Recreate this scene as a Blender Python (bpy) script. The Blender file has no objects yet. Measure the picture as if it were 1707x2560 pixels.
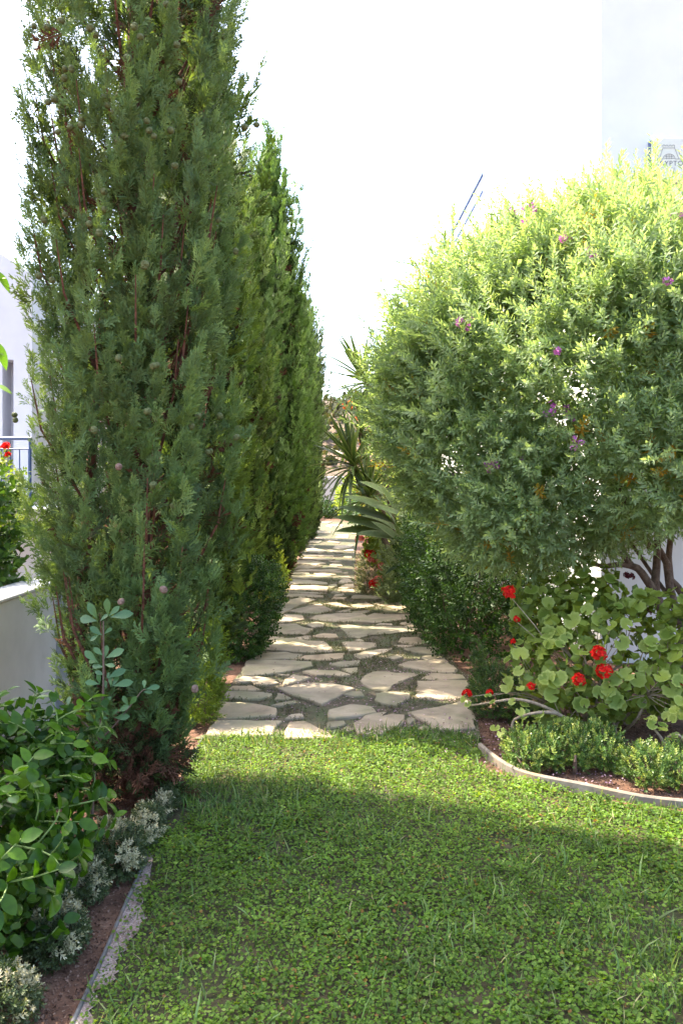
import bpy, math, random
import numpy as np
from mathutils import Vector, Matrix
random.seed(7); RNG = np.random.default_rng(7)
R = math.radians
sc = bpy.context.scene
col = sc.collection

# ------------------------------------------------------------------ camera, sky, sun, exposure
F, CX, HY, EYE = 2075.0, 852.0, 1215.0, 1.6      # focal length (px of the photo), principal column, horizon row, eye height
cd = bpy.data.cameras.new('camera'); cam = bpy.data.objects.new('camera', cd); col.objects.link(cam)
cam.location = (0, 0, EYE); cam.rotation_euler = (R(90), 0, 0)
cd.sensor_fit = 'VERTICAL'; cd.sensor_height = 24; cd.lens = F / 2560 * 24
cd.shift_y = (HY - 1280) / 2560; cd.shift_x = 0.0
cd.clip_start = 0.05; cd.clip_end = 3000
sc.camera = cam
SUN = Vector((-0.9, 0.436, 0)).normalized()
EL = R(56)
w = bpy.data.worlds.new('World'); sc.world = w; w.use_nodes = True
nt = w.node_tree
sky = nt.nodes.new('ShaderNodeTexSky'); sky.sky_type = 'NISHITA'; sky.sun_disc = False
sky.sun_elevation = EL; sky.sun_rotation = math.atan2(SUN.x, SUN.y)
sky.air_density = 1.0; sky.dust_density = 4.0; sky.ozone_density = 1.0
bg = nt.nodes['Background']; nt.links.new(sky.outputs[0], bg.inputs[0]); bg.inputs[1].default_value = 0.15
sl = bpy.data.lights.new('sun', 'SUN'); so = bpy.data.objects.new('sun', sl); col.objects.link(so)
sl.energy = 3.6; sl.angle = R(0.53); sl.color = (1, 0.88, 0.7)
sdir = Vector((SUN.x * math.cos(EL), SUN.y * math.cos(EL), math.sin(EL)))
so.rotation_euler = sdir.to_track_quat('Z', 'Y').to_euler(); so.location = (0, 0, 30)
vs = sc.view_settings
vs.view_transform = 'Standard'; vs.look = 'None'; vs.gamma = 1; vs.use_curve_mapping = False; vs.exposure = 2.6
sc.cycles.max_bounces = 8; sc.cycles.diffuse_bounces = 4; sc.cycles.transparent_max_bounces = 8

# ------------------------------------------------------------------ helpers
def P(x, y, Y):
    """photo pixel at a known distance -> point"""
    return np.array([(x - CX) * Y / F, Y, EYE - (y - HY) * Y / F])
def G(x, y, z=0.0):
    """photo pixel on the ground -> point"""
    Y = (EYE - z) * F / (y - HY)
    return np.array([(x - CX) * Y / F, Y, z])

class MB:
    def __init__(s): s.v = []; s.l = []; s.t = []; s.tint = []; s.n = 0
    def add(s, V, faces, tint=0.5):
        V = np.asarray(V, float).reshape(-1, 3); b = s.n
        s.v.append(V); s.n += len(V)
        s.tint.append(np.full(len(V), tint) if np.isscalar(tint) else np.asarray(tint, float))
        s.l.append(np.concatenate([np.asarray(f) for f in faces]) + b)
        s.t.append(np.array([len(f) for f in faces]))
    def raw(s, V, loops, totals, tint):
        s.v.append(V); s.l.append(loops + s.n); s.t.append(totals); s.tint.append(tint); s.n += len(V)
    def mesh(s, name, mat, off=(0, 0, 0), smooth=False):
        me = bpy.data.meshes.new(name)
        V = np.concatenate(s.v) - np.asarray(off); L = np.concatenate(s.l).astype(np.int32); T = np.concatenate(s.t).astype(np.int32)
        me.vertices.add(len(V)); me.vertices.foreach_set('co', V.astype(np.float32).ravel())
        me.loops.add(len(L)); me.loops.foreach_set('vertex_index', L)
        me.polygons.add(len(T)); st = np.zeros(len(T), np.int32); st[1:] = np.cumsum(T)[:-1]
        me.polygons.foreach_set('loop_start', st); me.polygons.foreach_set('loop_total', T)
        me.polygons.foreach_set('use_smooth', np.full(len(T), smooth, bool))
        a = me.attributes.new('tint', 'FLOAT', 'POINT'); a.data.foreach_set('value', np.concatenate(s.tint).astype(np.float32))
        me.update(calc_edges=True)
        if mat: me.materials.append(mat)
        return me
    def obj(s, name, mat, parent=None, smooth=False):
        off = parent_loc(parent)
        o = bpy.data.objects.new(name, s.mesh(name, mat, off, smooth)); col.objects.link(o)
        if parent: o.parent = parent
        return o
LOC = {}
def parent_loc(p):
    return (0, 0, 0) if p is None else LOC.get(p.name, (0, 0, 0))
def tag(o, label=None, cat=None, group=None, kind=None):
    if label: o['label'] = label
    if cat: o['category'] = cat
    if group: o['group'] = group
    if kind: o['kind'] = kind
    return o
def thing(name, label, cat, loc, group=None):
    o = bpy.data.objects.new(name, None); col.objects.link(o); o.location = tuple(loc); o.empty_display_size = .2
    LOC[o.name] = tuple(loc)
    return tag(o, label, cat, group)
def place(name, me, parent, pos, M3=None, scale=1.0):
    o = bpy.data.objects.new(name, me); col.objects.link(o)
    if parent: o.parent = parent
    p = np.asarray(pos) - np.asarray(parent_loc(parent))
    m = np.eye(4); m[:3, :3] = (np.eye(3) if M3 is None else M3) * scale; m[:3, 3] = p
    o.matrix_local = Matrix(m.tolist())
    return o
def nrm(a):
    a = np.asarray(a, float); return a / np.maximum(np.linalg.norm(a, axis=-1, keepdims=True), 1e-9)
def basis(d, hint):
    """columns x,y,z : z along d, y near hint"""
    z = nrm(d); y = np.asarray(hint, float) - np.sum(hint * z, -1, keepdims=True) * z
    bad = np.linalg.norm(y, axis=-1) < 1e-4
    if np.any(bad): y[bad] = np.cross(z[bad], [0.3, 0.7, 0.2])
    y = nrm(y); x = np.cross(y, z)
    return np.stack([x, y, z], -1)
def rdir(n): return nrm(RNG.normal(size=(n, 3)))
def scatter(mb, temps, pos, B, scale, tint):
    """temps: list of (V, faces, t) - t a per-vertex tint offset"""
    n = len(pos); which = RNG.integers(0, len(temps), n)
    scale = np.broadcast_to(np.asarray(scale, float), (n,)); tint = np.broadcast_to(np.asarray(tint, float), (n,))
    for k, (V, faces, t) in enumerate(temps):
        ix = np.nonzero(which == k)[0]
        if not len(ix): continue
        nv = len(V)
        W = np.einsum('nij,vj->nvi', B[ix], V) * scale[ix][:, None, None] + pos[ix][:, None, :]
        L = np.concatenate([np.asarray(f) for f in faces]); T = np.array([len(f) for f in faces])
        loops = (L[None] + (np.arange(len(ix)) * nv)[:, None]).ravel()
        tt = np.clip(tint[ix][:, None] + np.asarray(t)[None], 0, 1).ravel()
        mb.raw(W.reshape(-1, 3), loops, np.tile(T, len(ix)), tt)
def tube(mb, pts, rad, sides=5, tint=0.5, cap=True):
    pts = np.asarray(pts, float); n = len(pts); rad = np.broadcast_to(np.asarray(rad, float), (n,))
    d = np.gradient(pts, axis=0); h = np.array([0.31, 0.52, 0.21]); B = basis(d, np.tile(h, (n, 1)))
    a = np.arange(sides) / sides * 2 * math.pi
    V = (pts[:, None] + rad[:, None, None] * (np.cos(a)[None, :, None] * B[:, None, :, 0] + np.sin(a)[None, :, None] * B[:, None, :, 1])).reshape(-1, 3)
    fs = [(i * sides + j, i * sides + (j + 1) % sides, (i + 1) * sides + (j + 1) % sides, (i + 1) * sides + j) for i in range(n - 1) for j in range(sides)]
    if cap: fs += [tuple(range(sides))[::-1], tuple((n - 1) * sides + j for j in range(sides))]
    mb.add(V, fs, tint)
def box(mb, x0, x1, y0, y1, z0, z1, bev=0.0):
    b = bev
    if b <= 0:
        V = [(x, y, z) for z in (z0, z1) for y in (y0, y1) for x in (x0, x1)]
        mb.add(V, [(0, 2, 3, 1), (4, 5, 7, 6), (0, 1, 5, 4), (2, 6, 7, 3), (0, 4, 6, 2), (1, 3, 7, 5)])
    else:
        ring = lambda z, i: [(x0 + b + i, y0 + i, z), (x1 - b - i, y0 + i, z), (x1 - i, y0 + b + i, z), (x1 - i, y1 - b - i, z), (x1 - b - i, y1 - i, z), (x0 + b + i, y1 - i, z), (x0 + i, y1 - b - i, z), (x0 + i, y0 + b + i, z)]
        V = ring(z0, b) + ring(z0 + b, 0) + ring(z1 - b, 0) + ring(z1, b)
        fs = [(k * 8 + j, k * 8 + (j + 1) % 8, k * 8 + 8 + (j + 1) % 8, k * 8 + 8 + j) for k in range(3) for j in range(8)]
        mb.add(V, fs + [tuple(range(8))[::-1], tuple(range(24, 32))])
def prism(mb, poly, z0, z1):
    n = len(poly); V = [(p[0], p[1], z0) for p in poly] + [(p[0], p[1], z1) for p in poly]
    mb.add(V, [tuple(range(n))[::-1], tuple(range(n, 2 * n))] + [(j, (j + 1) % n, n + (j + 1) % n, n + j) for j in range(n)])
def spline(pts, n):
    pts = np.asarray(pts, float); m = len(pts); out = []
    pp = np.vstack([2 * pts[0] - pts[1], pts, 2 * pts[-1] - pts[-2]])
    for u in np.linspace(0, m - 1 - 1e-6, n):
        i = int(u); t = u - i; a, b, c, d = pp[i:i + 4]
        out.append(.5 * (2 * b + (c - a) * t + (2 * a - 5 * b + 4 * c - d) * t * t + (3 * b - a - 3 * c + d) * t ** 3))
    return np.array(out)
def wob(x, y, s=1.0, k=0):
    """smooth pseudo noise about -1..1"""
    return (np.sin(x * 2.1 * s + 1.3 + k) * np.cos(y * 1.7 * s - .7 + 2 * k) + .6 * np.sin(x * 4.3 * s - y * 3.1 * s + k) + .4 * np.cos(x * 7.9 * s + y * 6.3 * s + 3 * k)) / 1.7
def inpoly(x, y, poly):
    poly = np.asarray(poly); c = np.zeros(len(x), bool); j = len(poly) - 1
    for i in range(len(poly)):
        xi, yi = poly[i][:2]; xj, yj = poly[j][:2]
        c ^= ((yi > y) != (yj > y)) & (x < (xj - xi) * (y - yi) / (yj - yi + 1e-12) + xi); j = i
    return c

# ------------------------------------------------------------------ materials
def newmat(name):
    m = bpy.data.materials.new(name); m.use_nodes = True
    return m, m.node_tree, m.node_tree.nodes['Principled BSDF'], m.node_tree.nodes['Material Output']
def ramp(t, stops, src=None):
    r = t.nodes.new('ShaderNodeValToRGB'); e = r.color_ramp.elements
    e[0].position, e[0].color = stops[0][0], (*stops[0][1], 1); e[1].position, e[1].color = stops[-1][0], (*stops[-1][1], 1)
    for p, c in stops[1:-1]:
        q = e.new(p); q.color = (*c, 1)
    if src is not None: t.links.new(src, r.inputs[0])
    return r
def noise(t, scale, detail=4, rough=.55, coord='Object', dist=0.0):
    tc = t.nodes.new('ShaderNodeTexCoord'); n = t.nodes.new('ShaderNodeTexNoise')
    n.inputs['Scale'].default_value = scale; n.inputs['Detail'].default_value = detail; n.inputs['Roughness'].default_value = rough
    n.inputs['Distortion'].default_value = dist
    t.links.new(tc.outputs[coord], n.inputs['Vector']); return n
def bump(t, bsdf, src, strength=.3, dist=.01):
    b = t.nodes.new('ShaderNodeBump'); b.inputs['Strength'].default_value = strength; b.inputs['Distance'].default_value = dist
    t.links.new(src, b.inputs['Height']); t.links.new(b.outputs[0], bsdf.inputs['Normal'])
def mixc(t, a, b, fac, mode='MIX'):
    m = t.nodes.new('ShaderNodeMix'); m.data_type = 'RGBA'; m.blend_type = mode
    for s, v in ((m.inputs[6], a), (m.inputs[7], b), (m.inputs[0], fac)):
        if hasattr(v, 'links') or hasattr(v, 'is_linked'): t.links.new(v, s)
        elif isinstance(v, (int, float)): s.default_value = v
        else: s.default_value = (*v, 1)
    return m.outputs[2]
def leaf_mat(name, stops, trans=.35, rough=.45, spec=.4, tmul=(1.65, 1.5, .45), objcol=False):
    m, t, b, out = newmat(name)
    a = t.nodes.new('ShaderNodeAttribute'); a.attribute_name = 'tint'
    oi = t.nodes.new('ShaderNodeObjectInfo')
    r = ramp(t, stops, a.outputs['Fac']); c = r.outputs[0]
    n = noise(t, 9.0, 2)
    hs = t.nodes.new('ShaderNodeHueSaturation'); t.links.new(c, hs.inputs['Color'])
    mr = t.nodes.new('ShaderNodeMapRange'); mr.inputs['To Min'].default_value = .72; mr.inputs['To Max'].default_value = 1.28
    mr.inputs['From Min'].default_value = .3; mr.inputs['From Max'].default_value = .7
    t.links.new(n.outputs[0], mr.inputs[0]); t.links.new(mr.outputs[0], hs.inputs['Value'])
    c = hs.outputs[0]
    if objcol: c = mixc(t, c, oi.outputs['Color'], 1.0, 'MULTIPLY')
    t.links.new(c, b.inputs['Base Color']); b.inputs['Roughness'].default_value = rough; b.inputs['Specular IOR Level'].default_value = spec
    tr = t.nodes.new('ShaderNodeBsdfTranslucent'); t.links.new(mixc(t, c, tmul, 1.0, 'MULTIPLY'), tr.inputs[0])
    mx = t.nodes.new('ShaderNodeMixShader'); mx.inputs[0].default_value = trans
    t.links.new(b.outputs[0], mx.inputs[1]); t.links.new(tr.outputs[0], mx.inputs[2]); t.links.new(mx.outputs[0], out.inputs[0])
    return m
def rand_leaf_mat(name, c0, c1, trans=.3, rough=.35, spec=.5, edge=None):
    """for leaves that are objects of their own: colour varies from object to object, with a paler midrib"""
    m, t, b, out = newmat(name)
    oi = t.nodes.new('ShaderNodeObjectInfo'); r = ramp(t, [(0, c0), (1, c1)], oi.outputs['Random']); c = r.outputs[0]
    a = t.nodes.new('ShaderNodeAttribute'); a.attribute_name = 'tint'
    if edge: c = mixc(t, c, edge, ramp(t, [(.55, (0, 0, 0)), (1, (1, 1, 1))], a.outputs['Fac']).outputs[0])
    n = noise(t, 40, 3); c = mixc(t, c, ramp(t, [(.3, (.75, .75, .75)), (.7, (1.2, 1.2, 1.1))], n.outputs[0]).outputs[0], 1.0, 'MULTIPLY')
    t.links.new(c, b.inputs['Base Color']); b.inputs['Roughness'].default_value = rough; b.inputs['Specular IOR Level'].default_value = spec
    tr = t.nodes.new('ShaderNodeBsdfTranslucent'); t.links.new(mixc(t, c, (1.4, 1.5, .5), 1.0, 'MULTIPLY'), tr.inputs[0])
    mx = t.nodes.new('ShaderNodeMixShader'); mx.inputs[0].default_value = trans
    t.links.new(b.outputs[0], mx.inputs[1]); t.links.new(tr.outputs[0], mx.inputs[2]); t.links.new(mx.outputs[0], out.inputs[0])
    return m
def surf(name, stops, scale, rough=.9, bstr=.3, bdist=.01, detail=6, scale2=None, c2=None, lo2=.5, hi2=.7, spec=.3, metal=0):
    m, t, b, out = newmat(name)
    n = noise(t, scale, detail); c = ramp(t, stops, n.outputs[0]).outputs[0]
    if scale2:
        n2 = noise(t, scale2, 5); c = mixc(t, c, c2, ramp(t, [(lo2, (0, 0, 0)), (hi2, (1, 1, 1))], n2.outputs[0]).outputs[0])
    t.links.new(c, b.inputs['Base Color']); b.inputs['Roughness'].default_value = rough
    b.inputs['Specular IOR Level'].default_value = spec; b.inputs['Metallic'].default_value = metal
    if bstr: bump(t, b, noise(t, scale * 3, 6).outputs[0], bstr, bdist)
    return m
M = {}
M['soil'] = surf('soil', [(.3, (.05, .026, .016)), (.55, (.12, .062, .038)), (.75, (.2, .12, .08))], 9, .95, .8, .02, 8, 55, (.28, .2, .15), .6, .72)
M['pathsoil'] = surf('path_soil', [(.3, (.05, .042, .028)), (.6, (.125, .1, .068)), (.8, (.2, .165, .115))], 14, .95, .8, .02, 8, 5, (.085, .1, .045), .42, .62)
M['lawnsoil'] = surf('lawn_soil', [(.3, (.03, .035, .012)), (.6, (.06, .05, .025)), (.8, (.12, .075, .04))], 8, .95, .6, .02, 8)
M['grit'] = surf('grit', [(.3, (.16, .11, .09)), (.5, (.3, .23, .2)), (.7, (.46, .38, .34))], 90, .95, .9, .006, 6, 6, (.2, .13, .1), .5, .7)
M['plaster'] = surf('white_plaster', [(.3, (.67, .675, .685)), (.7, (.73, .735, .74))], 2.5, .85, .15, .003)
M['plaster2'] = surf('old_white_plaster', [(.3, (.42, .42, .43)), (.7, (.56, .56, .57))], 2.2, .85, .25, .004, 6, 3.5, (.42, .42, .43), .58, .72)
M['plaster3'] = surf('pale_lilac_plaster', [(.3, (.56, .55, .57)), (.7, (.62, .61, .63))], 2.5, .85, .15, .003)
M['beige'] = surf('beige_plaster', [(.3, (.5, .44, .36)), (.7, (.58, .52, .44))], 3, .85, .15, .003)
M['dark'] = surf('dark_glass', [(.3, (.02, .025, .03)), (.7, (.03, .035, .045))], 2, .1, 0)
M['blue'] = surf('blue_paint', [(.3, (.03, .06, .16)), (.7, (.045, .085, .22))], 12, .4, 0, spec=.5)
M['galv'] = surf('galvanised_steel', [(.3, (.3, .32, .35)), (.7, (.42, .44, .47))], 25, .5, .1, .002, metal=.5)
M['concrete'] = surf('concrete_edging', [(.3, (.14, .12, .095)), (.7, (.22, .19, .155))], 18, .9, .4, .004, 6, 7, (.22, .16, .1), .55, .72)
M['pipe'] = surf('grey_plastic', [(.3, (.09, .085, .08)), (.7, (.17, .165, .155))], 20, .6, .2, .003, 6, 9, (.14, .09, .06), .58, .7)
M['bark_red'] = surf('red_brown_bark', [(.3, (.07, .03, .018)), (.7, (.2, .085, .05))], 22, .95, .9, .02)
M['bark'] = surf('grey_brown_bark', [(.3, (.085, .055, .04)), (.7, (.2, .145, .11))], 26, .95, .9, .015)
M['stem_pale'] = surf('pale_stem', [(.3, (.2, .15, .1)), (.7, (.4, .31, .22))], 40, .9, .5, .005)
M['stem_green'] = surf('green_stem', [(.3, (.1, .16, .04)), (.7, (.2, .27, .08))], 30, .6, 0)
M['stem_red'] = surf('reddish_stem', [(.3, (.09, .06, .045)), (.7, (.17, .11, .085))], 40, .8, 0)
M['cone'] = surf('green_cone', [(.3, (.065, .08, .025)), (.7, (.13, .145, .055))], 60, .7, .6, .004)
M['cone_brown'] = surf('brown_cone', [(.3, (.12, .07, .05)), (.7, (.27, .18, .14))], 60, .8, .6, .004)
def stone_mat():
    m, t, b, out = newmat('buff_flagstone')
    oi = t.nodes.new('ShaderNodeObjectInfo')
    n = noise(t, 3.5, 7, .6, dist=.6); c = ramp(t, [(.28, (.2, .165, .12)), (.5, (.33, .28, .21)), (.72, (.45, .385, .29))], n.outputs[0]).outputs[0]
    c = mixc(t, c, ramp(t, [(0, (.62, .66, .6)), (.35, (.9, .86, .8)), (.7, (1, .97, .93)), (1, (1.1, .98, .84))], oi.outputs['Random']).outputs[0], 1.0, 'MULTIPLY')
    g = noise(t, 2.2, 5); c = mixc(t, c, (.2, .2, .1), ramp(t, [(.5, (0, 0, 0)), (.72, (.8, .8, .8))], g.outputs[0]).outputs[0])
    s = noise(t, 70, 3); c = mixc(t, c, (.08, .06, .045), ramp(t, [(.66, (0, 0, 0)), (.75, (.6, .6, .6))], s.outputs[0]).outputs[0])
    t.links.new(c, b.inputs['Base Color']); b.inputs['Roughness'].default_value = .85; b.inputs['Specular IOR Level'].default_value = .3
    bump(t, b, noise(t, 16, 8, .6).outputs[0], .5, .012); return m
M['stone'] = stone_mat()
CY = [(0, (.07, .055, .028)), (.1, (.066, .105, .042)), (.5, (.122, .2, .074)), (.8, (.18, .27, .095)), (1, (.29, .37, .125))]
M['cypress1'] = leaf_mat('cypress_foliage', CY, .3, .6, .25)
M['cypress'] = leaf_mat('cypress_foliage_row', [(0, (.06, .06, .02)), (.15, (.055, .09, .03)), (.5, (.11, .17, .055)), (1, (.2, .27, .085))], .3, .65, .2, (1.35, 1.4, .5), objcol=True)
M['brown_twig'] = leaf_mat('dead_cypress_twigs', [(0, (.05, .07, .025)), (.6, (.06, .085, .03)), (.62, (.07, .035, .022)), (1, (.16, .075, .045))], .15, .9, .1, (1, .9, .8))
M['polygala'] = leaf_mat('grey_green_leaves', [(0, (.35, .2, .03)), (.06, (.3, .24, .04)), (.09, (.18, .26, .14)), (.5, (.255, .34, .195)), (.8, (.3, .385, .195)), (1, (.37, .44, .18))], .56, .55, .3, (1.55, 1.55, .62))
M['hedge'] = leaf_mat('dark_glossy_leaves', [(0, (.014, .036, .008)), (.5, (.028, .07, .013)), (1, (.065, .14, .024))], .25, .5, .25)
M['lime'] = leaf_mat('lime_leaves', [(0, (.09, .15, .02)), (.5, (.17, .25, .03)), (1, (.3, .36, .05))], .4, .5, .3)
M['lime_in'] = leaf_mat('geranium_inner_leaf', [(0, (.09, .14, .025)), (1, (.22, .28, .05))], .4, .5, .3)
M['box'] = leaf_mat('boxwood_leaves', [(0, (.035, .075, .02)), (.55, (.07, .14, .03)), (.8, (.16, .24, .05)), (1, (.33, .36, .1))], .3, .4, .4)
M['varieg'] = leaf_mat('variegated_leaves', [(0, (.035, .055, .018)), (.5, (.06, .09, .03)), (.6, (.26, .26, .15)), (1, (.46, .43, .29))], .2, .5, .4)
M['grey'] = leaf_mat('grey_leaves', [(0, (.1, .15, .08)), (1, (.22, .28, .16))], .3, .6, .3)
M['lawn'] = leaf_mat('ground_cover_leaves', [(0, (.2, .09, .03)), (.03, (.22, .17, .03)), (.06, (.048, .1, .01)), (.5, (.092, .172, .018)), (.85, (.142, .235, .028)), (1, (.21, .3, .06))], .42, .5, .3, (2.1, 1.75, .4))
M['grass'] = leaf_mat('grass_blades', [(0, (.06, .12, .03)), (.6, (.11, .19, .05)), (.85, (.22, .26, .1)), (1, (.38, .33, .18))], .35, .5, .3)
M['thyme'] = leaf_mat('joint_weed', [(0, (.05, .065, .03)), (.7, (.09, .105, .05)), (1, (.18, .15, .085))], .2, .8, .2)
M['petal'] = leaf_mat('fallen_petals', [(0, (.16, .1, .08)), (.4, (.34, .2, .27)), (1, (.6, .45, .48))], .3, .6, .2, (1.1, 1, 1))
M['scrub'] = leaf_mat('hill_scrub', [(0, (.03, .036, .02)), (.6, (.055, .06, .035)), (1, (.09, .08, .055))], .2, .8, .1)
M['orange_bush'] = leaf_mat('orange_bush_leaves', [(0, (.09, .1, .03)), (.7, (.2, .2, .06)), (1, (.3, .2, .06))], .4, .6, .2)
M['hill'] = surf('dry_hillside', [(.3, (.05, .045, .025)), (.5, (.09, .065, .042)), (.7, (.14, .095, .065))], .12, .95, .3, .3)
M['gleaf'] = rand_leaf_mat('geranium_leaf', (.13, .2, .03), (.29, .35, .06), .42, .5, .35, (.3, .36, .1))
M['cleaf'] = rand_leaf_mat('glossy_oval_leaf', (.02, .065, .005), (.085, .175, .01), .35, .3, .25)
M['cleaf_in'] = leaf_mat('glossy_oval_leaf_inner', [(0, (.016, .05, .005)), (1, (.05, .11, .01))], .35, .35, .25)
M['sleaf'] = rand_leaf_mat('sapling_leaf', (.055, .13, .045), (.09, .18, .06), .25, .35, .45)
M['yleaf'] = rand_leaf_mat('citrus_leaf', (.12, .24, .03), (.2, .34, .05), .4, .35, .45)
M['dleaf'] = rand_leaf_mat('sword_leaf', (.03, .06, .02), (.09, .14, .035), .3, .4, .45, (.2, .22, .08))
M['bleaf'] = rand_leaf_mat('paddle_leaf', (.028, .055, .02), (.065, .1, .03), .3, .55, .25, (.1, .13, .05))
def flower_mat(name, c0, c1, trans=.35):
    return leaf_mat(name, [(0, c0), (1, c1)], trans, .6, .2, (1.2, 1, 1))
M['red'] = flower_mat('red_petals', (.45, .006, .005), (.75, .02, .012))
M['salmon'] = flower_mat('salmon_petals', (.6, .13, .1), (.8, .3, .25))
M['magenta'] = flower_mat('magenta_petals', (.32, .07, .34), (.6, .22, .55))
M['orange'] = flower_mat('orange_petals', (.7, .1, .02), (.85, .25, .06))
M['darkred'] = flower_mat('withered_petals', (.06, .012, .015), (.14, .02, .025))
def flat(name, c, rough=.6):
    m, t, b, o = newmat(name); n = noise(t, 30, 3)
    t.links.new(ramp(t, [(.3, tuple(x * .93 for x in c)), (.7, c)], n.outputs[0]).outputs[0], b.inputs['Base Color']); b.inputs['Roughness'].default_value = rough; return m
M['signwhite'] = flat('sign_cream_plastic', (.66, .66, .58), .4); M['ink'] = flat('sign_grey_print', (.12, .13, .15)); M['inklight'] = flat('sign_pale_grey_print', (.42, .42, .42))

# ------------------------------------------------------------------ plant templates (long axis +Z, width X, face normal Y)
def kite(p, d, l, wd, side, wpos=.45):
    p = np.asarray(p); d = nrm(d); s = nrm(side) * wd / 2
    return [p, p + d * l * wpos + s, p + d * l, p + d * l * wpos - s]
def cy_spray(nodes, sub, wd, seed):
    r = np.random.default_rng(seed); V = []; Fs = []; T = []
    def cord(p, d, l, wdt, t):
        perp = np.cross(d, [0, 1, 0]); side = nrm(perp) * r.uniform(.6, 1) + np.array([0, 1, 0]) * r.uniform(-.55, .55)
        b = len(V); V.extend(kite(p, d, l, wdt, side)); Fs.append((b, b + 1, b + 2, b + 3)); T.extend([t - .12, t, t + .1, t])
    d0 = np.array([0, 0, 1.0]); cord([0, 0, 0], d0, 1.0, wd * 1.1, 0)
    for i in range(nodes):
        h = .06 + .82 * i / nodes
        for sgn in (-1, 1):
            a = r.uniform(.5, .85); L = (.55 - .34 * h) * r.uniform(.7, 1.2)
            d = nrm(np.array([sgn * math.sin(a), r.uniform(-.35, .35), math.cos(a)]))
            p = np.array([0, 0, h + r.uniform(0, .05)]); cord(p, d, L, wd * 1.05, 0)
            for k in range(sub):
                u = .25 + .5 * (k + r.uniform(0, .6)) / max(sub, 1); s2 = 1 if k % 2 else -1
                d2 = nrm(d + np.cross(d, [0, 1, 0]) * s2 * r.uniform(.45, .8) + np.array([0, r.uniform(-.3, .3), .15]))
                cord(p + d * L * u, d2, L * r.uniform(.4, .6), wd * .9, .06)
    return (np.array(V), Fs, np.array(T))
CY_HI = [cy_spray(7, 2, .062, s) for s in range(5)]
CY_LO = [cy_spray(5, 1, .12, 20 + s) for s in range(4)]
def twig(n, ll, lw, ang, seed, curve=.12, stem=True, tipt=.15, wpos=.5, start=.1):
    r = np.random.default_rng(seed); V = []; Fs = []; T = []
    if stem:
        for k in range(3):
            a = k * 2.1; V.append((.012 * math.cos(a), .012 * math.sin(a), 0))
        V.append((0, 0, 1)); Fs += [(0, 1, 3), (1, 2, 3), (2, 0, 3)]; T += [-.1] * 4
    for i in range(n):
        u = start + (1 - start) * (i + .5) / n; th = i * 2.4 + r.uniform(-.4, .4); a = ang * (1.15 - .6 * u) + r.uniform(-.2, .2)
        out = np.array([math.cos(th), math.sin(th), 0]); d = out * math.sin(a) + np.array([0, 0, math.cos(a)])
        side = np.cross(d, np.array([0, 0, 1]) - out * .3) + r.normal(size=3) * .25
        L = ll * r.uniform(.75, 1.15) * (1.1 - .35 * u); b = len(V)
        p = np.array([0, 0, u * .96]); k = kite(p, d, L, lw * r.uniform(.8, 1.15), side, wpos)
        k[2] = k[2] + np.array([0, 0, -curve * L * r.uniform(0, 1)])
        V.extend(k); Fs.append((b, b + 1, b + 2, b + 3)); T.extend([r.uniform(-.06, .06) + tipt * (u - .5)] * 4)
    return (np.array(V), Fs, np.array(T))
TW_POLY = [twig(24, .25, .062, 1.05, 40 + s) for s in range(5)]
TW_HEDGE = [twig(12, .32, .17, 1.1, 60 + s, wpos=.55) for s in range(5)]
TW_BOX = [twig(16, .26, .13, 1.0, 80 + s, wpos=.55) for s in range(5)]
TW_VAR = [twig(14, .42, .15, 1.2, 140 + s, wpos=.5) for s in range(4)]
TW_FINE = [twig(18, .25, .07, .9, 100 + s) for s in range(4)]
def disc_leaf(seed, n=5):
    r = np.random.default_rng(seed); a = np.linspace(.35, 2 * math.pi - .35, n) - math.pi / 2
    V = np.stack([np.cos(a), r.normal(size=n) * .1 + .12, np.sin(a)], -1) * r.uniform(.88, 1.1, (n, 1))
    V = np.vstack([V, [[0, -.05, -.45]]]); return (V, [tuple(range(n + 1))], np.zeros(n + 1))
DISC = [disc_leaf(s) for s in range(6)]
def blade(seed):
    r = np.random.default_rng(seed); b = r.uniform(.1, .6); w0 = .035
    V = np.array([(-w0, 0, 0), (w0, 0, 0), (w0 * .8, b * .25, .5), (-w0 * .8, b * .25, .5), (0, b, .95 - b * .2)])
    return (V, [(0, 1, 2, 3), (3, 2, 4)], np.array([-.1, -.1, 0, 0, .1]))
BLADE = [blade(s) for s in range(6)]

def leaf_mesh(name, mat, L, W, nseg=5, fold=.15, droop=.2, shape='oval', scurve=0.0):
    """a single leaf as an object: a folded, curved strip; tint runs from midrib (0) to rim (1)"""
    mb = MB(); V = []; T = []; Fs = []
    for i in range(nseg + 1):
        u = i / nseg
        if shape == 'oval': wd = W / 2 * math.sin(math.pi * min(1, .06 + u * .94) ** .85) ** .75
        elif shape == 'obov': wd = W / 2 * math.sin(math.pi * u ** 1.6) ** .8 + .03 * W
        elif shape == 'sword': wd = W / 2 * min(1, (1 - u) * 2.2) ** .8 * (.6 + .4 * min(1, u * 4)) + .001
        else: wd = W / 2 * math.sin(math.pi * u ** .8) ** .6
        if i == nseg: wd = max(wd * .0, .0004)
        z = u * L; y = -droop * L * u * u + scurve * L * math.sin(u * 3.1)
        V += [(-wd, y + fold * wd, z), (0, y, z), (wd, y + fold * wd, z)]; T += [1, 0, 1]
    for i in range(nseg):
        for k in (0, 1):
            a = i * 3 + k; Fs.append((a, a + 1, a + 4, a + 3))
    mb.add(V, Fs, np.array(T, float)); return mb.mesh(name, mat, smooth=True)
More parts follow.
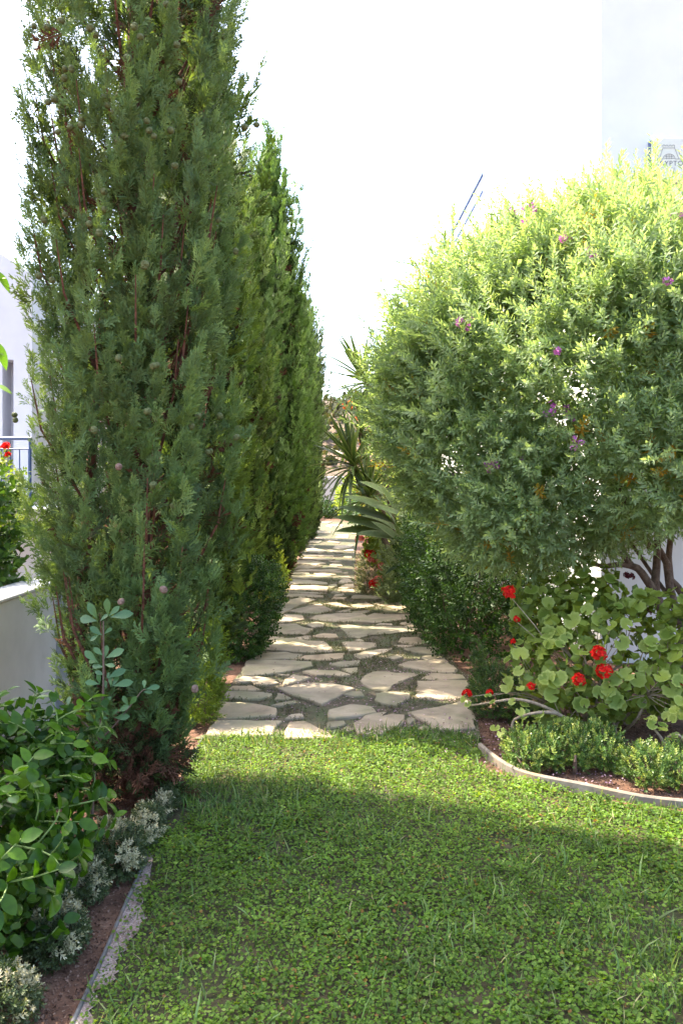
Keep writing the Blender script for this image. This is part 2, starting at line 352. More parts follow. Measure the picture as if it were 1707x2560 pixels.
def geranium_mesh(name, mat, seed, r0=1.0):
    """round scalloped leaf with pleats, face normal +Y, stalk notch at -Z"""
    r = np.random.default_rng(seed); n = 18; mb = MB(); V = [(0, 0, -.12)]; T = [0]; Fs = []
    for ring, rad in ((0, .55), (1, 1.0)):
        for k in range(n):
            a = -math.pi / 2 + .28 + (2 * math.pi - .56) * k / (n - 1)
            sc_ = rad * (1 + (.07 * math.cos(k * math.pi) if ring else 0)) * (1 + .06 * math.sin(a * 2 + seed))
            y = (.16 if ring else .1) + .05 * math.cos(k * math.pi) + .1 * math.sin(a * 3 + seed) * ring
            V.append((sc_ * math.cos(a), y, sc_ * math.sin(a))); T.append(.45 if ring == 0 else 1)
    for k in range(n - 1):
        Fs.append((0, 1 + k, 2 + k)); Fs.append((1 + k, 1 + n + k, 2 + n + k, 2 + k))
    mb.add(np.array(V) * r0, Fs, np.array(T, float)); return mb.mesh(name, mat, smooth=True)
def flowerhead_mesh(name, mat, rad, nfl, pl, seed, flatn=.6, petals=5):
    r = np.random.default_rng(seed); mb = MB()
    for i in range(nfl):
        d = nrm(r.normal(size=3)); d[2] = abs(d[2]) * 1.0 - .15; d = nrm(d); c = d * rad * r.uniform(.75, 1) * np.array([1, 1, flatn])
        B = basis(d[None], r.normal(size=(1, 3)))[0]
        for k in range(petals):
            a = k * 2 * math.pi / petals + r.uniform(-.2, .2); dd = nrm(B[:, 0] * math.cos(a) + B[:, 1] * math.sin(a) + d * r.uniform(.1, .6))
            mb.add(kite(c, dd, pl * r.uniform(.8, 1.1), pl * .8, np.cross(dd, d), .65), [(0, 1, 2, 3)], r.uniform(0, 1))
    return mb.mesh(name, mat)

# ------------------------------------------------------------------ ground, path, lawn
def sheet(name, poly, z, mat, parent=None):
    mb = MB(); mb.add([(p[0], p[1], z) for p in poly], [tuple(range(len(poly)))]); return tag(mb.obj(name, mat, parent), kind='structure')
mb = MB(); n = 60
gx = np.concatenate([-np.geomspace(900, 6, 14), np.linspace(-5, 5, 21), np.geomspace(6, 900, 14)]); gy = np.concatenate([[-300, -60, -15], np.linspace(-5, 24, 40), np.geomspace(26, 1500, 18)])
XX, YY = np.meshgrid(gx, gy); near = (np.abs(XX) < 6) & (YY < 26) & (YY > -6)
ZZ = np.where(near, .0, -.002) * 1.0
V = np.stack([XX, YY, ZZ], -1).reshape(-1, 3); nx = len(gx)
mb.add(V, [(j * nx + i, j * nx + i + 1, (j + 1) * nx + i + 1, (j + 1) * nx + i) for j in range(len(gy) - 1) for i in range(nx - 1)])
tag(mb.obj('ground', M['soil']), kind='structure')

left_px = [(184, 2560), (201, 2521), (227, 2464), (252, 2415), (275, 2360), (290, 2314), (310, 2271), (330, 2231), (353, 2182), (364, 2148), (376, 2114), (387, 2079), (412, 2030), (440, 1975), (470, 1915), (505, 1850)]
LE = np.array([G(*p) for p in left_px]); LE = np.vstack([[LE[0] + [.02, -1.4, 0]], [LE[0] + [.01, -.6, 0]], LE])
right_px = [(1198, 1864), (1216, 1886), (1252, 1913), (1297, 1936), (1352, 1950), (1451, 1968), (1541, 1986), (1631, 2004), (1707, 2013)]
RE = np.array([G(x, y + 17) for x, y in right_px]); RE = np.vstack([RE, [RE[-1] + [.5, -.12, 0]], [RE[-1] + [2.0, -.35, 0]]])
grit_px = [(382, 2150), (344, 2237), (373, 2289), (359, 2323), (324, 2352), (287, 2392), (324, 2409), (301, 2443), (258, 2481), (221, 2510), (235, 2560)]
GR = np.array([G(*p) for p in grit_px]); GR[1:-1] = (GR[:-2] + GR[1:-1] + GR[2:]) / 3; GR = spline(GR, 34); GR[1:-1, 0] += RNG.normal(size=32) * .012
GR = np.vstack([GR, [GR[-1] + [.03, -.8, 0]], [GR[-1] + [0.02, -1.5, 0]]])
front = [G(x, y) for x, y in ((505, 1850), (640, 1838), (760, 1842), (900, 1832), (1060, 1826), (1198, 1850))]
lawn_poly = [tuple(p[:2]) for p in LE[::1]] + [tuple(p[:2]) for p in front[1:]] + [tuple(p[:2]) for p in RE] + [(3.6, 3.0), (3.6, .6), (LE[0][0], .6)]
sheet('lawn', lawn_poly, .004, M['lawnsoil'])
gpoly = [tuple(p[:2]) for p in LE[0:13]] + [tuple(p[:2]) for p in GR]
for cx_, cy_, rx_, ry_ in ((1.0, 4.72, .24, .2), (1.72, 4.13, .42, .1)):
    sheet('bare_soil', [(cx_ + rx_ * math.cos(a) * (1 + .18 * math.sin(3 * a + cx_)), cy_ + ry_ * math.sin(a) * (1 + .2 * math.cos(5 * a)) - .2 * (cx_ > 1.5) * rx_ * math.cos(a)) for a in np.linspace(0, 2 * math.pi, 28)[:-1]], .0075, M['soil'])
sheet('gravel_strip', gpoly, .008, M['grit'])
mb = MB()                                        # loose grit
tetra = [(np.array([(1, 0, -.6), (-.6, .8, -.5), (-.5, -.9, -.5), (.1, .1, .8)]) * .9, [(0, 1, 3), (1, 2, 3), (2, 0, 3)], np.zeros(4)), (np.array([(.8, .3, -.5), (-.9, .5, -.5), (-.2, -.9, -.4), (.3, -.2, .6)]), [(0, 1, 3), (1, 2, 3), (2, 0, 3)], np.zeros(4))]
p = RNG.uniform([-1.2, 1.4], [-.5, 3.6], (26000, 2)); p = p[inpoly(p[:, 0], p[:, 1], gpoly)]
scatter(mb, tetra, np.c_[p, np.full(len(p), .009)], basis(np.tile([0, 0, 1.], (len(p), 1)) + RNG.normal(size=(len(p), 3)) * .3, rdir(len(p))), RNG.uniform(.0012, .004, len(p)), 0)
tag(mb.obj('loose_grit', surf('grit_stones', [(.3, (.2, .13, .1)), (.7, (.6, .52, .48))], 120, .9, 0)), 'pink and beige loose grit beside the grey edging pipe', 'grit', kind='stuff')
# soil crumbs and litter in the left and right beds
mb = MB(); p = np.vstack([RNG.uniform([-1.15, 2.2], [-.45, 5.2], (9000, 2)), RNG.uniform([.8, 4.2], [2.2, 6.0], (7000, 2))])
lw_in = inpoly(p[:, 0], p[:, 1], lawn_poly); p = p[~lw_in]
scatter(mb, tetra, np.c_[p, np.full(len(p), .002)], basis(rdir(len(p)), rdir(len(p))), RNG.uniform(.002, .009, len(p)), 0)
tag(mb.obj('soil_crumbs', surf('soil_crumbs', [(.3, (.06, .03, .02)), (.5, (.13, .07, .045)), (.72, (.3, .2, .15))], 40, .95, 0)), 'red brown crumbs and chips of soil in the beds', 'soil', kind='stuff')

pl_px = [(480, 1850), (518, 1835), (540, 1770), (570, 1720), (605, 1675), (630, 1630), (650, 1590), (668, 1545), (690, 1500), (712, 1465), (728, 1440), (745, 1400), (758, 1370), (766, 1345), (775, 1325), (785, 1305)]
pr_px = [(905, 1305), (900, 1335), (888, 1375), (884, 1430), (884, 1472), (960, 1490), (1028, 1500), (1036, 1545), (1060, 1580), (1085, 1610), (1120, 1640), (1145, 1675), (1170, 1690), (1180, 1740), (1190, 1800), (1200, 1850)]
path_poly = [G(x, y)[:2] for x, y in pl_px + pr_px]
path = sheet('path', [tuple(q) for q in path_poly], .008, M['pathsoil'])
STN = {
 (500, 1640, 3.92): ["420,110 480,35 860,40 1080,55 1085,95 930,130 720,165 500,185 412,185", "330,232 420,196 560,200 760,228 640,238 510,242 400,252", "516,250 620,246 720,242 765,258 690,268 600,285 545,270", "740,172 865,178 840,190 780,184", "820,285 830,225 905,180 1065,210 960,245", "1010,145 1110,132 1240,140 1330,140 1450,175 1370,190 1250,180 1140,180", "1265,75 1350,52 1558,45 1540,85 1400,100 1310,85", "1390,120 1530,112 1530,150 1470,165", "760,310 860,290 1010,258 1130,258 1280,262 1400,285 1500,312 1420,340 1330,395 1180,468 1050,415 900,375", "275,326 320,290 500,288 580,325 460,334", "258,400 270,342 480,349 690,365 640,395 550,410 420,412 340,405", "730,418 760,358 820,375 885,405 820,420", "700,478 780,455 920,433 915,455 800,478", "175,600 165,510 185,445 420,448 560,468 735,505 725,570 560,580 330,598", "65,760 160,630 420,625 785,628 720,685 700,760 420,770 150,768", "840,600 890,570 990,560 1000,595 900,598", "850,690 870,650 1010,635 1080,665 1230,735 1300,790 840,790 835,740", "1240,695 1250,648 1400,632 1415,662 1340,685"],
 (800, 1640, 3.92): ["85,590 85,520 200,495 290,470 490,490 535,545 380,570 150,597", "230,370 300,345 390,345 420,380 330,390", "395,240 430,190 520,150 640,148 740,165 900,165 960,180 800,235 690,290 625,345 540,320 420,275", "540,420 545,365 640,350 760,350 870,365 860,410 750,475 650,465", "65,695 80,645 200,632 240,660 160,688", "320,650 430,580 520,555 650,545 600,585 700,565 815,575 810,630 720,695 600,760 420,770 370,740", "860,550 960,530 1150,500 1430,430 1500,600 1500,690 1300,710 1090,710 1060,640 960,595", "960,244 1430,240 1400,400 1150,420 960,400 940,330", "990,220 1080,165 1380,180 1410,215 1180,232", "770,80 870,50 1210,25 1330,120 1300,150 1150,155 960,120 820,105", "840,620 880,590 920,615 870,660", "205,720 260,685 310,700 305,730", "960,700 1010,680 1050,690 1000,710"],
 (560, 1500, 5.227): ["560,265 670,185 1005,190 1035,245 880,270 720,295", "490,410 610,310 940,310 1000,345 1150,375 1030,440 800,435 540,428", "585,488 590,467 770,484", "890,492 1060,463 1120,465 1110,505 1000,506", "440,640 600,502 900,502 1080,530 1290,540 1360,600 1460,670 1000,672 700,650", "345,760 500,690 800,675 900,700 1000,715 850,765 600,770", "880,768 1000,748 1050,722 1560,690 1520,760 1250,780", "850,140 1000,95 1240,40 1400,130 1230,180 1000,160", "1120,235 1200,195 1480,175 1790,170 1880,215 1700,275 1550,278 1250,262", "1060,315 1200,282 1290,300 1270,345 1150,350", "1160,460 1290,435 1450,440 1470,480 1330,490 1190,480", "650,180 640,90 800,10 1000,-40 1200,-10 950,70 740,180", "1310,45 1450,25 1660,90 1500,78", "1440,155 1560,130 1650,120 1640,150"],
 (820, 1500, 5.227): ["285,60 500,30 610,75 420,108", "585,42 720,8 930,10 1080,85 900,125 820,90 720,70", "280,150 400,140 520,130 500,165 400,188 320,175", "380,275 450,215 600,165 720,185 860,185 1060,190 1080,235 850,265 640,292", "130,335 250,318 400,338 980,342 1190,375 1100,410 700,440 560,450 400,495 270,480 230,410", "620,320 680,298 820,305 830,325", "920,300 1000,285 1110,285 1150,342 1050,340", "920,545 950,490 1150,480 1370,545 1350,570 1050,570", "170,545 330,540 600,555 620,600 460,640 260,668 240,620", "330,710 480,665 830,625 750,670 560,740 430,765 350,750", "820,590 960,585 1120,595 1000,615", "980,635 1110,615 1440,610 1460,690 1330,695 1130,680", "1210,745 1280,720 1440,710 1500,750 1300,780", "770,745 900,710 960,740 860,765", "340,520 400,508 460,525 400,535"],
 (640, 1390, 3.92): ["225,400 300,362 560,372 650,385 640,405", "260,355 320,335 520,350 690,360 600,370", "290,325 310,280 420,290 580,285 700,300 690,345 420,335", "310,265 350,228 520,235 690,255 690,275 400,268", "320,218 350,184 520,184 720,195 740,215 600,220", "350,175 380,155 510,160 520,178", "560,165 700,166 780,178 720,188 600,185", "380,145 420,132 800,128 830,135 520,150", "600,156 830,145 830,158 640,162", "370,120 430,90 640,95 500,118", "640,118 700,100 790,98 800,118", "390,75 410,40 560,42 680,68 580,85", "420,28 430,5 760,30 700,38", "700,45 790,48 830,60 760,60", "720,88 740,70 830,78 840,95", "705,300 710,280 780,270 785,295 740,305", "800,265 830,230 900,225 950,255 860,266", "800,310 870,272 950,269 950,305 870,318", "800,330 940,322 960,345 880,345", "730,365 740,345 820,350 800,362", "760,390 770,372 850,365 858,385", "740,415 760,400 880,405 850,425", "930,400 960,380 1210,390 1210,412 960,415", "830,165 890,155 890,170", "800,200 900,195 935,215 850,222"],
 (720, 1290, 7.127): ["310,640 330,580 450,570 680,620 530,660", "240,700 250,670 790,700 780,720", "190,750 210,722 560,745 800,770 500,785", "700,600 760,600 970,650 860,655", "780,570 830,530 1150,510 1120,545 900,585", "980,620 1050,590 1150,590 1150,620", "370,310 380,260 740,275 740,295", "830,380 860,350 1070,350 1060,390", "400,400 400,380 650,395 640,410", "690,460 720,440 920,465 880,475", "340,470 350,440 600,440 520,480", "980,725 1000,705 1120,710 1120,745", "740,150 900,135 970,160 950,190", "520,110 540,90 780,100 700,125", "660,170 720,150 790,160 770,195", "1100,290 1150,250 1330,270 1300,320 1120,315", "620,430 850,410 870,425", "800,330 1060,320 1060,345", "330,540 360,525 470,525 430,560"]}
STONE_POLYS = []
for (ox, oy, s), lst in STN.items():
    for txt in lst:
        px = [tuple(float(a) for a in q.split(',')) for q in txt.split()]
        top = RNG.uniform(.022, .034)
        pts = np.array([G(ox + x / s, oy + y / s, top)[:2] for x, y in px]); STONE_POLYS.append(pts)
        if np.sum(pts[:, 0] * np.roll(pts[:, 1], -1) - np.roll(pts[:, 0], -1) * pts[:, 1]) < 0: pts = pts[::-1]
        ring = []                                    # chip the edge: 2-4 points per side, slightly off line
        for a, b in zip(pts, np.roll(pts, -1, 0)):
            L = np.linalg.norm(b - a); k = int(np.clip(L / .07, 1, 4)); nn = np.array([b[1] - a[1], a[0] - b[0]]) / max(L, 1e-6)
            for i in range(k): ring.append(a + (b - a) * i / k + nn * RNG.normal() * min(.008, L * .05) * (1 if i else .5))
        ring = np.array(ring); ring = ring + nrm(ring - ring.mean(0)) * .011; c = ring.mean(0); n = len(ring); bev = .01; dirc = nrm(c - ring)
        tilt = RNG.normal(size=2) * .006
        zz = lambda q, h: np.c_[q, h + (q - c) @ tilt]
        mb = MB(); mb.add(np.vstack([zz(ring, -.02), zz(ring, top - bev), zz(ring + dirc * .005, top - .003), zz(ring + dirc * .013, top)]),
                          [tuple(range(3 * n, 4 * n))] + [(k * n + j, k * n + (j + 1) % n, k * n + n + (j + 1) % n, k * n + n + j) for k in range(3) for j in range(n)])
        mb.obj('stone', M['stone'], path)

def off_stones(p):
    k = np.ones(len(p), bool)
    for s in STONE_POLYS: k &= ~inpoly(p[:, 0], p[:, 1], s)
    return k
p = RNG.uniform([-1.2, 5.3], [1.1, 14], (46000, 2)); p = p[inpoly(p[:, 0], p[:, 1], path_poly)]; p = p[off_stones(p)]
patch = wob(p[:, 0] * 1.3, p[:, 1] * .8, 1.6, 3)
pw = p[RNG.uniform(size=len(p)) < np.clip(.25 + .75 * patch + .25 * (p[:, 1] > 7.2), 0.03, .9)]
mb = MB(); n = len(pw); d = np.tile([0, 0, 1.], (n, 1)) + RNG.normal(size=(n, 3)) * .6; d[:, 2] = np.abs(d[:, 2]) + .3
scatter(mb, [twig(8, .4, .16, 1.0, 160 + k, stem=False) for k in range(3)], np.c_[pw, np.full(n, .006)], basis(d, rdir(n)), RNG.uniform(.015, .042, n), RNG.uniform(.1, 1, n))
tag(mb.obj('creeping_weed', M['thyme']), 'low dry creeping weed growing in the joints of the stone path', 'weed', kind='stuff')
pp = RNG.uniform([-.6, 5.2], [1.1, 7.6], (9000, 2)); pp = pp[inpoly(pp[:, 0], pp[:, 1], path_poly)]
pp = pp[RNG.uniform(size=len(pp)) < np.clip(.5 + .5 * wob(pp[:, 0], pp[:, 1], 2.2, 1) + .3 * pp[:, 0], .02, .8) * np.where(off_stones(pp), .55, .05)]
pl = RNG.uniform([.0, 4.3], [1.6, 5.6], (900, 2)); pl = pl[pl[:, 0] > .4 + RNG.normal(size=len(pl)) * .3]
pp = np.vstack([pp, pl]); n = len(pp)
mb = MB(); scatter(mb, DISC[:3], np.c_[pp, np.where(off_stones(pp), .016, .037)], basis(rdir(n) * [1, 1, .25], np.tile([0, 0, 1.], (n, 1)) + RNG.normal(size=(n, 3)) * .25), RNG.uniform(.004, .009, n), RNG.uniform(0, 1, n) ** 1.3)
tag(mb.obj('fallen_petals', M['petal']), 'pale pink petals and dry bits fallen on the path joints', 'petals', kind='stuff')

# leaves of the lawn
def lawn_h(x, y): return .012 + .012 * (wob(x, y, 2.5, 5) + 1)
p = RNG.uniform([-1.1, 1.5], [2.9, 5.45], (175000, 2)); jit = p + RNG.normal(size=p.shape) * .045; p = p[inpoly(p[:, 0], p[:, 1], lawn_poly) & ~inpoly(jit[:, 0], jit[:, 1], [tuple(q[:2]) for q in GR] + [(-1.5, 1), (-1.5, 3.8)])]
x, y = p.T; vis = np.abs(x) < .45 * y + .7
grassy = np.clip(1 - ((x + .55) ** 2 / .12 + (y - 4.25) ** 2 / .16), 0, 1) + np.clip((y - 4.95) / .45, 0, 1) * (np.abs(x - .0) < 1.1) * .8 + np.clip(1 - ((x - 1.15) ** 2 / .2 + (y - 2.75) ** 2 / .25), 0, 1) * .7
bare = 1.2 * np.clip(1 - ((x - 1.0) ** 2 / .085 + (y - 4.72) ** 2 / .06), 0, 1) + 1.2 * np.clip(1 - ((x - 1.72) ** 2 / .2 + (y - 4.13 + .2 * (x - 1.72)) ** 2 / .015), 0, 1) + np.clip(1 - ((x + .83) ** 2 / .012 + (y - 4.0) ** 2 / .05), 0, 1) + .55 * (wob(x, y, 3.2, 9) > .5) * RNG.uniform(.3, 1, len(x))
vis = np.abs(x) < .42 * y + .35
keep = vis & (RNG.uniform(size=len(p)) < np.clip(1 - .75 * grassy - 1.3 * bare, .03, 1))
q = p[keep]; n = len(q); mb = MB()
h = lawn_h(q[:, 0], q[:, 1]); zf = RNG.uniform(.15, 1, n) ** .6
nz = np.tile([0, 0, 1.], (n, 1)) + RNG.normal(size=(n, 3)) * .33
size = RNG.uniform(.0046, .009, n) * (1 + .15 * wob(q[:, 0], q[:, 1], 1.4, 2))
dead = RNG.uniform(size=n) < .01 + .04 * (wob(q[:, 0], q[:, 1], 1.8, 4) > .45)
tint = np.where(dead, RNG.uniform(0, .03, n), np.clip(.5 + .2 * RNG.normal(size=n) + .18 * wob(q[:, 0], q[:, 1], 1.1, 6), .08, 1))
scatter(mb, DISC, np.c_[q, .006 + h * zf * 1.2], basis(rdir(n) * [1, 1, .3], nz), size, tint)
tag(mb.obj('ground_cover', M['lawn']), 'small round green leaves of the creeping lawn cover', 'ground cover', kind='stuff')
# grass among it
gk = RNG.uniform(size=len(p)) < np.clip(.055 + .42 * grassy + .12 * (wob(x, y, 1.7, 7) > .3), 0, .7)
g = p[vis & gk]; g = g[RNG.uniform(size=len(g)) < np.clip(1.25 - bare[vis & gk], .1, 1)]; n = len(g)
mb = MB(); d = np.tile([0, 0, 1.], (n, 1)) + RNG.normal(size=(n, 3)) * .45; d[:, 2] = np.abs(d[:, 2])
scatter(mb, BLADE, np.c_[g, np.full(n, .004)], basis(d, rdir(n)), RNG.uniform(.03, .085, n) * np.where(RNG.uniform(size=n) < .06, 1.5, 1), np.clip(RNG.uniform(0, .85, n) + (RNG.uniform(size=n) < .12) * .3, 0, 1))
tag(mb.obj('grass', M['grass']), 'thin grass blades standing in the creeping lawn', 'grass', kind='stuff')

# edgings
def strip(name, pts, h, wd, mat, label, cat):
    pts = np.array(pts); pts[1:-1] = (pts[:-2] + 2 * pts[1:-1] + pts[2:]) / 4; pts[1:-1] = (pts[:-2] + 2 * pts[1:-1] + pts[2:]) / 4; pts = spline(pts, len(pts) * 4); mb = MB(); d = np.gradient(pts[:, :2], axis=0); nn = nrm(np.c_[-d[:, 1], d[:, 0]]); V = []; n = len(pts)
    hh = h * (1 + .06 * np.sin(np.arange(n) * .37)); b = wd * .28
    for off, z in ((-wd / 2, -.03), (-wd / 2, None), (-wd / 2 + b, 1), (wd / 2 - b, 1), (wd / 2, None), (wd / 2, -.03)):
        zz = np.full(n, z) if z == -.03 else (hh - b if z is None else hh)
        V.append(np.c_[pts[:, :2] + nn * off, zz])
    V = np.concatenate(V); fs = [(k * n + i, k * n + i + 1, k * n + n + i + 1, k * n + n + i) for k in range(5) for i in range(n - 1)]
    fs += [tuple(k * n for k in range(6)), tuple(k * n + n - 1 for k in range(5, -1, -1))]
    mb.add(V, fs); return tag(mb.obj(name, mat, smooth=False), label, cat)
strip('edging_pipe', LE, .018, .012, M['pipe'], 'thin grey edging strip between the soil bed and the lawn', 'edging')
strip('curved_kerb', RE, .058, .026, M['concrete'], 'pale curved kerb around the geranium bed on the right', 'kerb')

# ------------------------------------------------------------------ walls and houses
XW = lambda Y: 2.34 - .025 * (Y - 7.5)
hs = thing('white_house', 'white rendered house with flat roof behind the flowering bush', 'house', (2.34, 7.5, 0))
mb = MB(); prism(mb, [(2.34, 7.5), (8, 7.5), (8, 12.9), (XW(12.9), 12.9)], -.2, 6.95); mb.obj('wall', M['plaster'], hs)
mb = MB(); prism(mb, [(2.36, 7.52), (7.9, 7.52), (7.9, 12.8), (XW(12.8) + .02, 12.8)], 6.95, 7.0); mb.obj('roof', M['plaster'], hs)
tw = thing('terrace_wing', 'lower white wing with blue railings beyond the white house', 'house', (XW(13), 12.91, 0))
mb = MB(); prism(mb, [(XW(12.905) + .02, 12.905), (8, 12.905), (8, 22), (XW(22) + .02, 22)], -.2, 6.18); mb.obj('wall', M['plaster'], tw)
rl = thing('blue_railing', 'dark blue metal railing of two bars high on the white terrace', 'railing', (XW(13), 13, 6.18))
for z, r_ in ((6.57, .03), (6.31, .022)):
    mb = MB(); tube(mb, [(XW(Y) + .06, Y, z) for Y in (12.92, 17, 21.9)], r_, 8); mb.obj('rail', M['blue'], rl)
for Y in (16.4, 19.6):
    mb = MB(); box(mb, XW(Y) + .035, XW(Y) + .085, Y - .1, Y + .1, 6.16, 6.67, .008); mb.obj('post', M['blue'], rl)
# alarm box with its print on the front wall
sg = thing('alarm_box', 'cream alarm box with castle emblem and lettering on the white wall', 'alarm box', (*P(1669, 396, 7.5)[[0]], 7.5, P(1669, 396, 7.5)[2]))
x0, x1 = P(1629, 0, 7.42)[0], P(1710, 0, 7.42)[0]; zt, zb = P(0, 343, 7.42)[2], P(0, 452, 7.42)[2]
mb = MB(); box(mb, x0, x1, 7.42, 7.499, zb, zt, .012); mb.obj('cover', M['signwhite'], sg)
mb = MB(); box(mb, x0 - .012, x0 + .02, 7.46, 7.4995, zb - .02, zt - .012, .004); mb.obj('shade_strip', M['blue'], sg)  # dark blue strip stands for the shadowed left edge of the cover
def text(body, size, cx, cz, mat, name):
    cu = bpy.data.curves.new('lettering', 'FONT'); cu.body = body; cu.size = size; cu.align_x = 'CENTER'; cu.extrude = .0006; cu.space_character = 1.12
    t = bpy.data.objects.new('tmp', cu); col.objects.link(t); bpy.context.view_layer.update()
    me = bpy.data.meshes.new_from_object(t.evaluated_get(bpy.context.evaluated_depsgraph_get())); bpy.data.objects.remove(t)
    me.materials.clear(); me.materials.append(mat); o = bpy.data.objects.new(name, me); col.objects.link(o); o.parent = sg
    l = LOC[sg.name]; o.location = (cx - l[0], 7.4192 - l[1], cz - l[2]); o.rotation_euler = (R(90), 0, 0); return o
sx = lambda zx: P(1560 + zx / 10.67, 0, 7.42)[0]; sz = lambda zy: P(0, 300 + zy / 10.67, 7.42)[2]
text('KRYPTO', .062, sx(1172), sz(1215), M['ink'], 'lettering'); text('77.77.76', .036, sx(1125), sz(1330), M['inklight'], 'phone_number')
mb = MB()
def line(pts, r_=.0014, close=False):
    pts = [(sx(a), 7.4185, sz(b)) for a, b in pts]; pts = pts + pts[:1] if close else pts
    for a, b in zip(pts, pts[1:]): tube(mb, [a, b], r_, 4)
line([(1005, 745), (1005, 665), (1045, 665), (1060, 695), (1085, 695), (1095, 668), (1125, 668), (1140, 698), (1170, 698), (1185, 668), (1215, 668), (1230, 698), (1250, 698), (1265, 668), (1310, 668), (1318, 745)], close=True)
line([(1005, 745), (915, 1040), (1010, 1040)]); line([(1318, 745), (1430, 1040), (1330, 1040)])
line([(985, 798), (918, 798), (845, 1040), (915, 1040)]); line([(1338, 798), (1412, 798), (1500, 1040), (1430, 1040)])
line([(1010 + 160 - 160 * math.cos(a), 1040 - 135 * math.sin(a)) for a in np.linspace(0, math.pi, 11)])
for xx in (1105, 1170, 1235): line([(xx, 915 if xx == 1170 else 930), (xx, 1040)])
line([(1030, 1020), (1310, 1020)]); line([(1060, 965), (1285, 965)])
mb.obj('castle_emblem', M['ink'], sg)

lh = thing('gabled_house', 'white gabled house standing behind the left garden wall', 'house', (-4.84, 13, 0))
mb = MB()
def quadwall(pts, y0, y1):
    n = len(pts); mb.add([(p[0], y0, p[1]) for p in pts] + [(p[0], y1, p[1]) for p in pts], [tuple(range(n)), tuple(range(n, 2 * n))[::-1]] + [(j, n + j, n + (j + 1) % n, (j + 1) % n) for j in range(n)])
quadwall([(-5.13, -.2), (-4.84, -.2), (-4.84, 4.92), (-5.13, 5.11)], 13, 22)
quadwall([(-11, -.2), (-5.305, -.2), (-5.305, 5.225), (-8, 7.0), (-11, 5.0)], 13, 22)
quadwall([(-5.305, 3.58), (-5.13, 3.58), (-5.13, 5.11), (-5.305, 5.225)], 13, 22)
quadwall([(-5.305, -.2), (-5.13, -.2), (-5.13, 3.58), (-5.305, 3.58)], 13.35, 21.9)
mb.obj('wall', M['plaster3'], lh)
mb = MB(); box(mb, -4.84, -4.2, 14.6, 21, -.2, 4.04); mb.obj('annex_wall', M['beige'], lh)
mb = MB(); box(mb, -4.74, -4.3, 14.585, 14.7, 2.4, 3.5); mb.obj('annex_window', M['dark'], lh)
mb = MB(); box(mb, -10, -3.9, 10.8, 12.99, -.2, 1.3); mb.obj('terrace', M['plaster3'], lh)
br = thing('terrace_railing', 'blue tubular railing on the terrace at the left edge', 'railing', (-4.2, 11, 1.3))
for z, r_ in ((2.23, .024), (2.09, .011), (1.42, .011)):
    mb = MB(); tube(mb, [(-9, 11, z), (-4.1, 11, z)], r_, 8); mb.obj('rail', M['blue'], br)
for x in np.arange(-6.9, -4.05, .12):
    mb = MB(); tube(mb, [(x, 11, 1.42), (x, 11, 2.09)], .008, 6); mb.obj('baluster', M['blue'], br)
for x in (-4.12, -6.0, -7.9):
    mb = MB(); tube(mb, [(x, 11, 1.29), (x, 11, 2.23)], .02, 8); mb.obj('post', M['blue'], br)
gw = thing('garden_wall', 'low white plastered garden wall behind the nearest cypress', 'wall', (-1.95, 4.8, 0))
mb = MB(); box(mb, -2.16, -1.95, 4.2, 5.8, -.2, .93, .006); mb.obj('wall', M['plaster2'], gw)
mb = MB(); box(mb, -2.18, -1.935, 4.19, 5.81, .931, .955, .006); mb.obj('coping', M['plaster2'], gw)
po = thing('metal_post', 'square galvanised metal post at the end of the garden wall', 'post', (*P(163, 0, 5.75)[[0]], 5.75, 0))
mb = MB(); x = P(163, 0, 5.75)[0]; box(mb, x - .045, x + .045, 5.68, 5.77, -.1, 1.12, .006); mb.obj('shaft', M['galv'], po)
mb = MB(); box(mb, x - .05, x + .05, 5.675, 5.775, 1.121, 1.135, .004); mb.obj('cap', M['galv'], po)
fw = thing('end_wall', 'pale low wall closing the far end of the path', 'wall', (0, 46, 0))
mb = MB(); box(mb, -6, 9, 46, 46.3, -.2, 2.06, .02); mb.obj('wall', M['beige'], fw)
mb = MB(); box(mb, -6.05, 9.05, 45.95, 46.35, 2.062, 2.12, .02); mb.obj('coping', M['plaster'], fw)

# hill
mb = MB(); hx = np.linspace(-160, 160, 60); hy = np.linspace(50, 330, 50); HX, HYY = np.meshgrid(hx, hy)
hz = 19 * np.clip((HYY - 50) / 110, 0, 1) ** 1.15 + 3.0 * wob(HX * .03, HYY * .03, 1.2) * np.clip((HYY - 55) / 60, 0, 1) - .3
hz = hz - np.clip((HYY - 200) / 130, 0, 1) * 15; hz[0] = -.6
mb.add(np.stack([HX, HYY, hz], -1).reshape(-1, 3), [(j * 60 + i, j * 60 + i + 1, (j + 1) * 60 + i + 1, (j + 1) * 60 + i) for j in range(49) for i in range(59)])
tag(mb.obj('hill', M['hill'], smooth=True), kind='structure')
mb = MB(); n = 13000; c = RNG.uniform([-60, 52], [60, 190], (900, 2)); ci = RNG.integers(0, 900, n); sz_ = RNG.uniform(.6, 2.4, 900)[ci]
pos = np.c_[c[ci], np.zeros(n)] + rdir(n) * sz_[:, None] * RNG.uniform(.5, 1, (n, 1)) * [1, 1, .8]
from_h = 19 * np.clip((pos[:, 1] - 50) / 110, 0, 1) ** 1.15 + 3.0 * wob(pos[:, 0] * .03, pos[:, 1] * .03, 1.2) * np.clip((pos[:, 1] - 55) / 60, 0, 1)
pos[:, 2] = from_h + np.abs(pos[:, 2]) * 1.2
scatter(mb, DISC, pos, basis(rdir(n), rdir(n)), RNG.uniform(.2, .55, n), np.clip(RNG.uniform(.0, .4, 900)[ci] + RNG.uniform(0, .5, n), 0, 1))
tag(mb.obj('hillside_scrub', M['scrub']), 'dusty olive scrub covering the hillside far behind', 'scrub', kind='stuff')

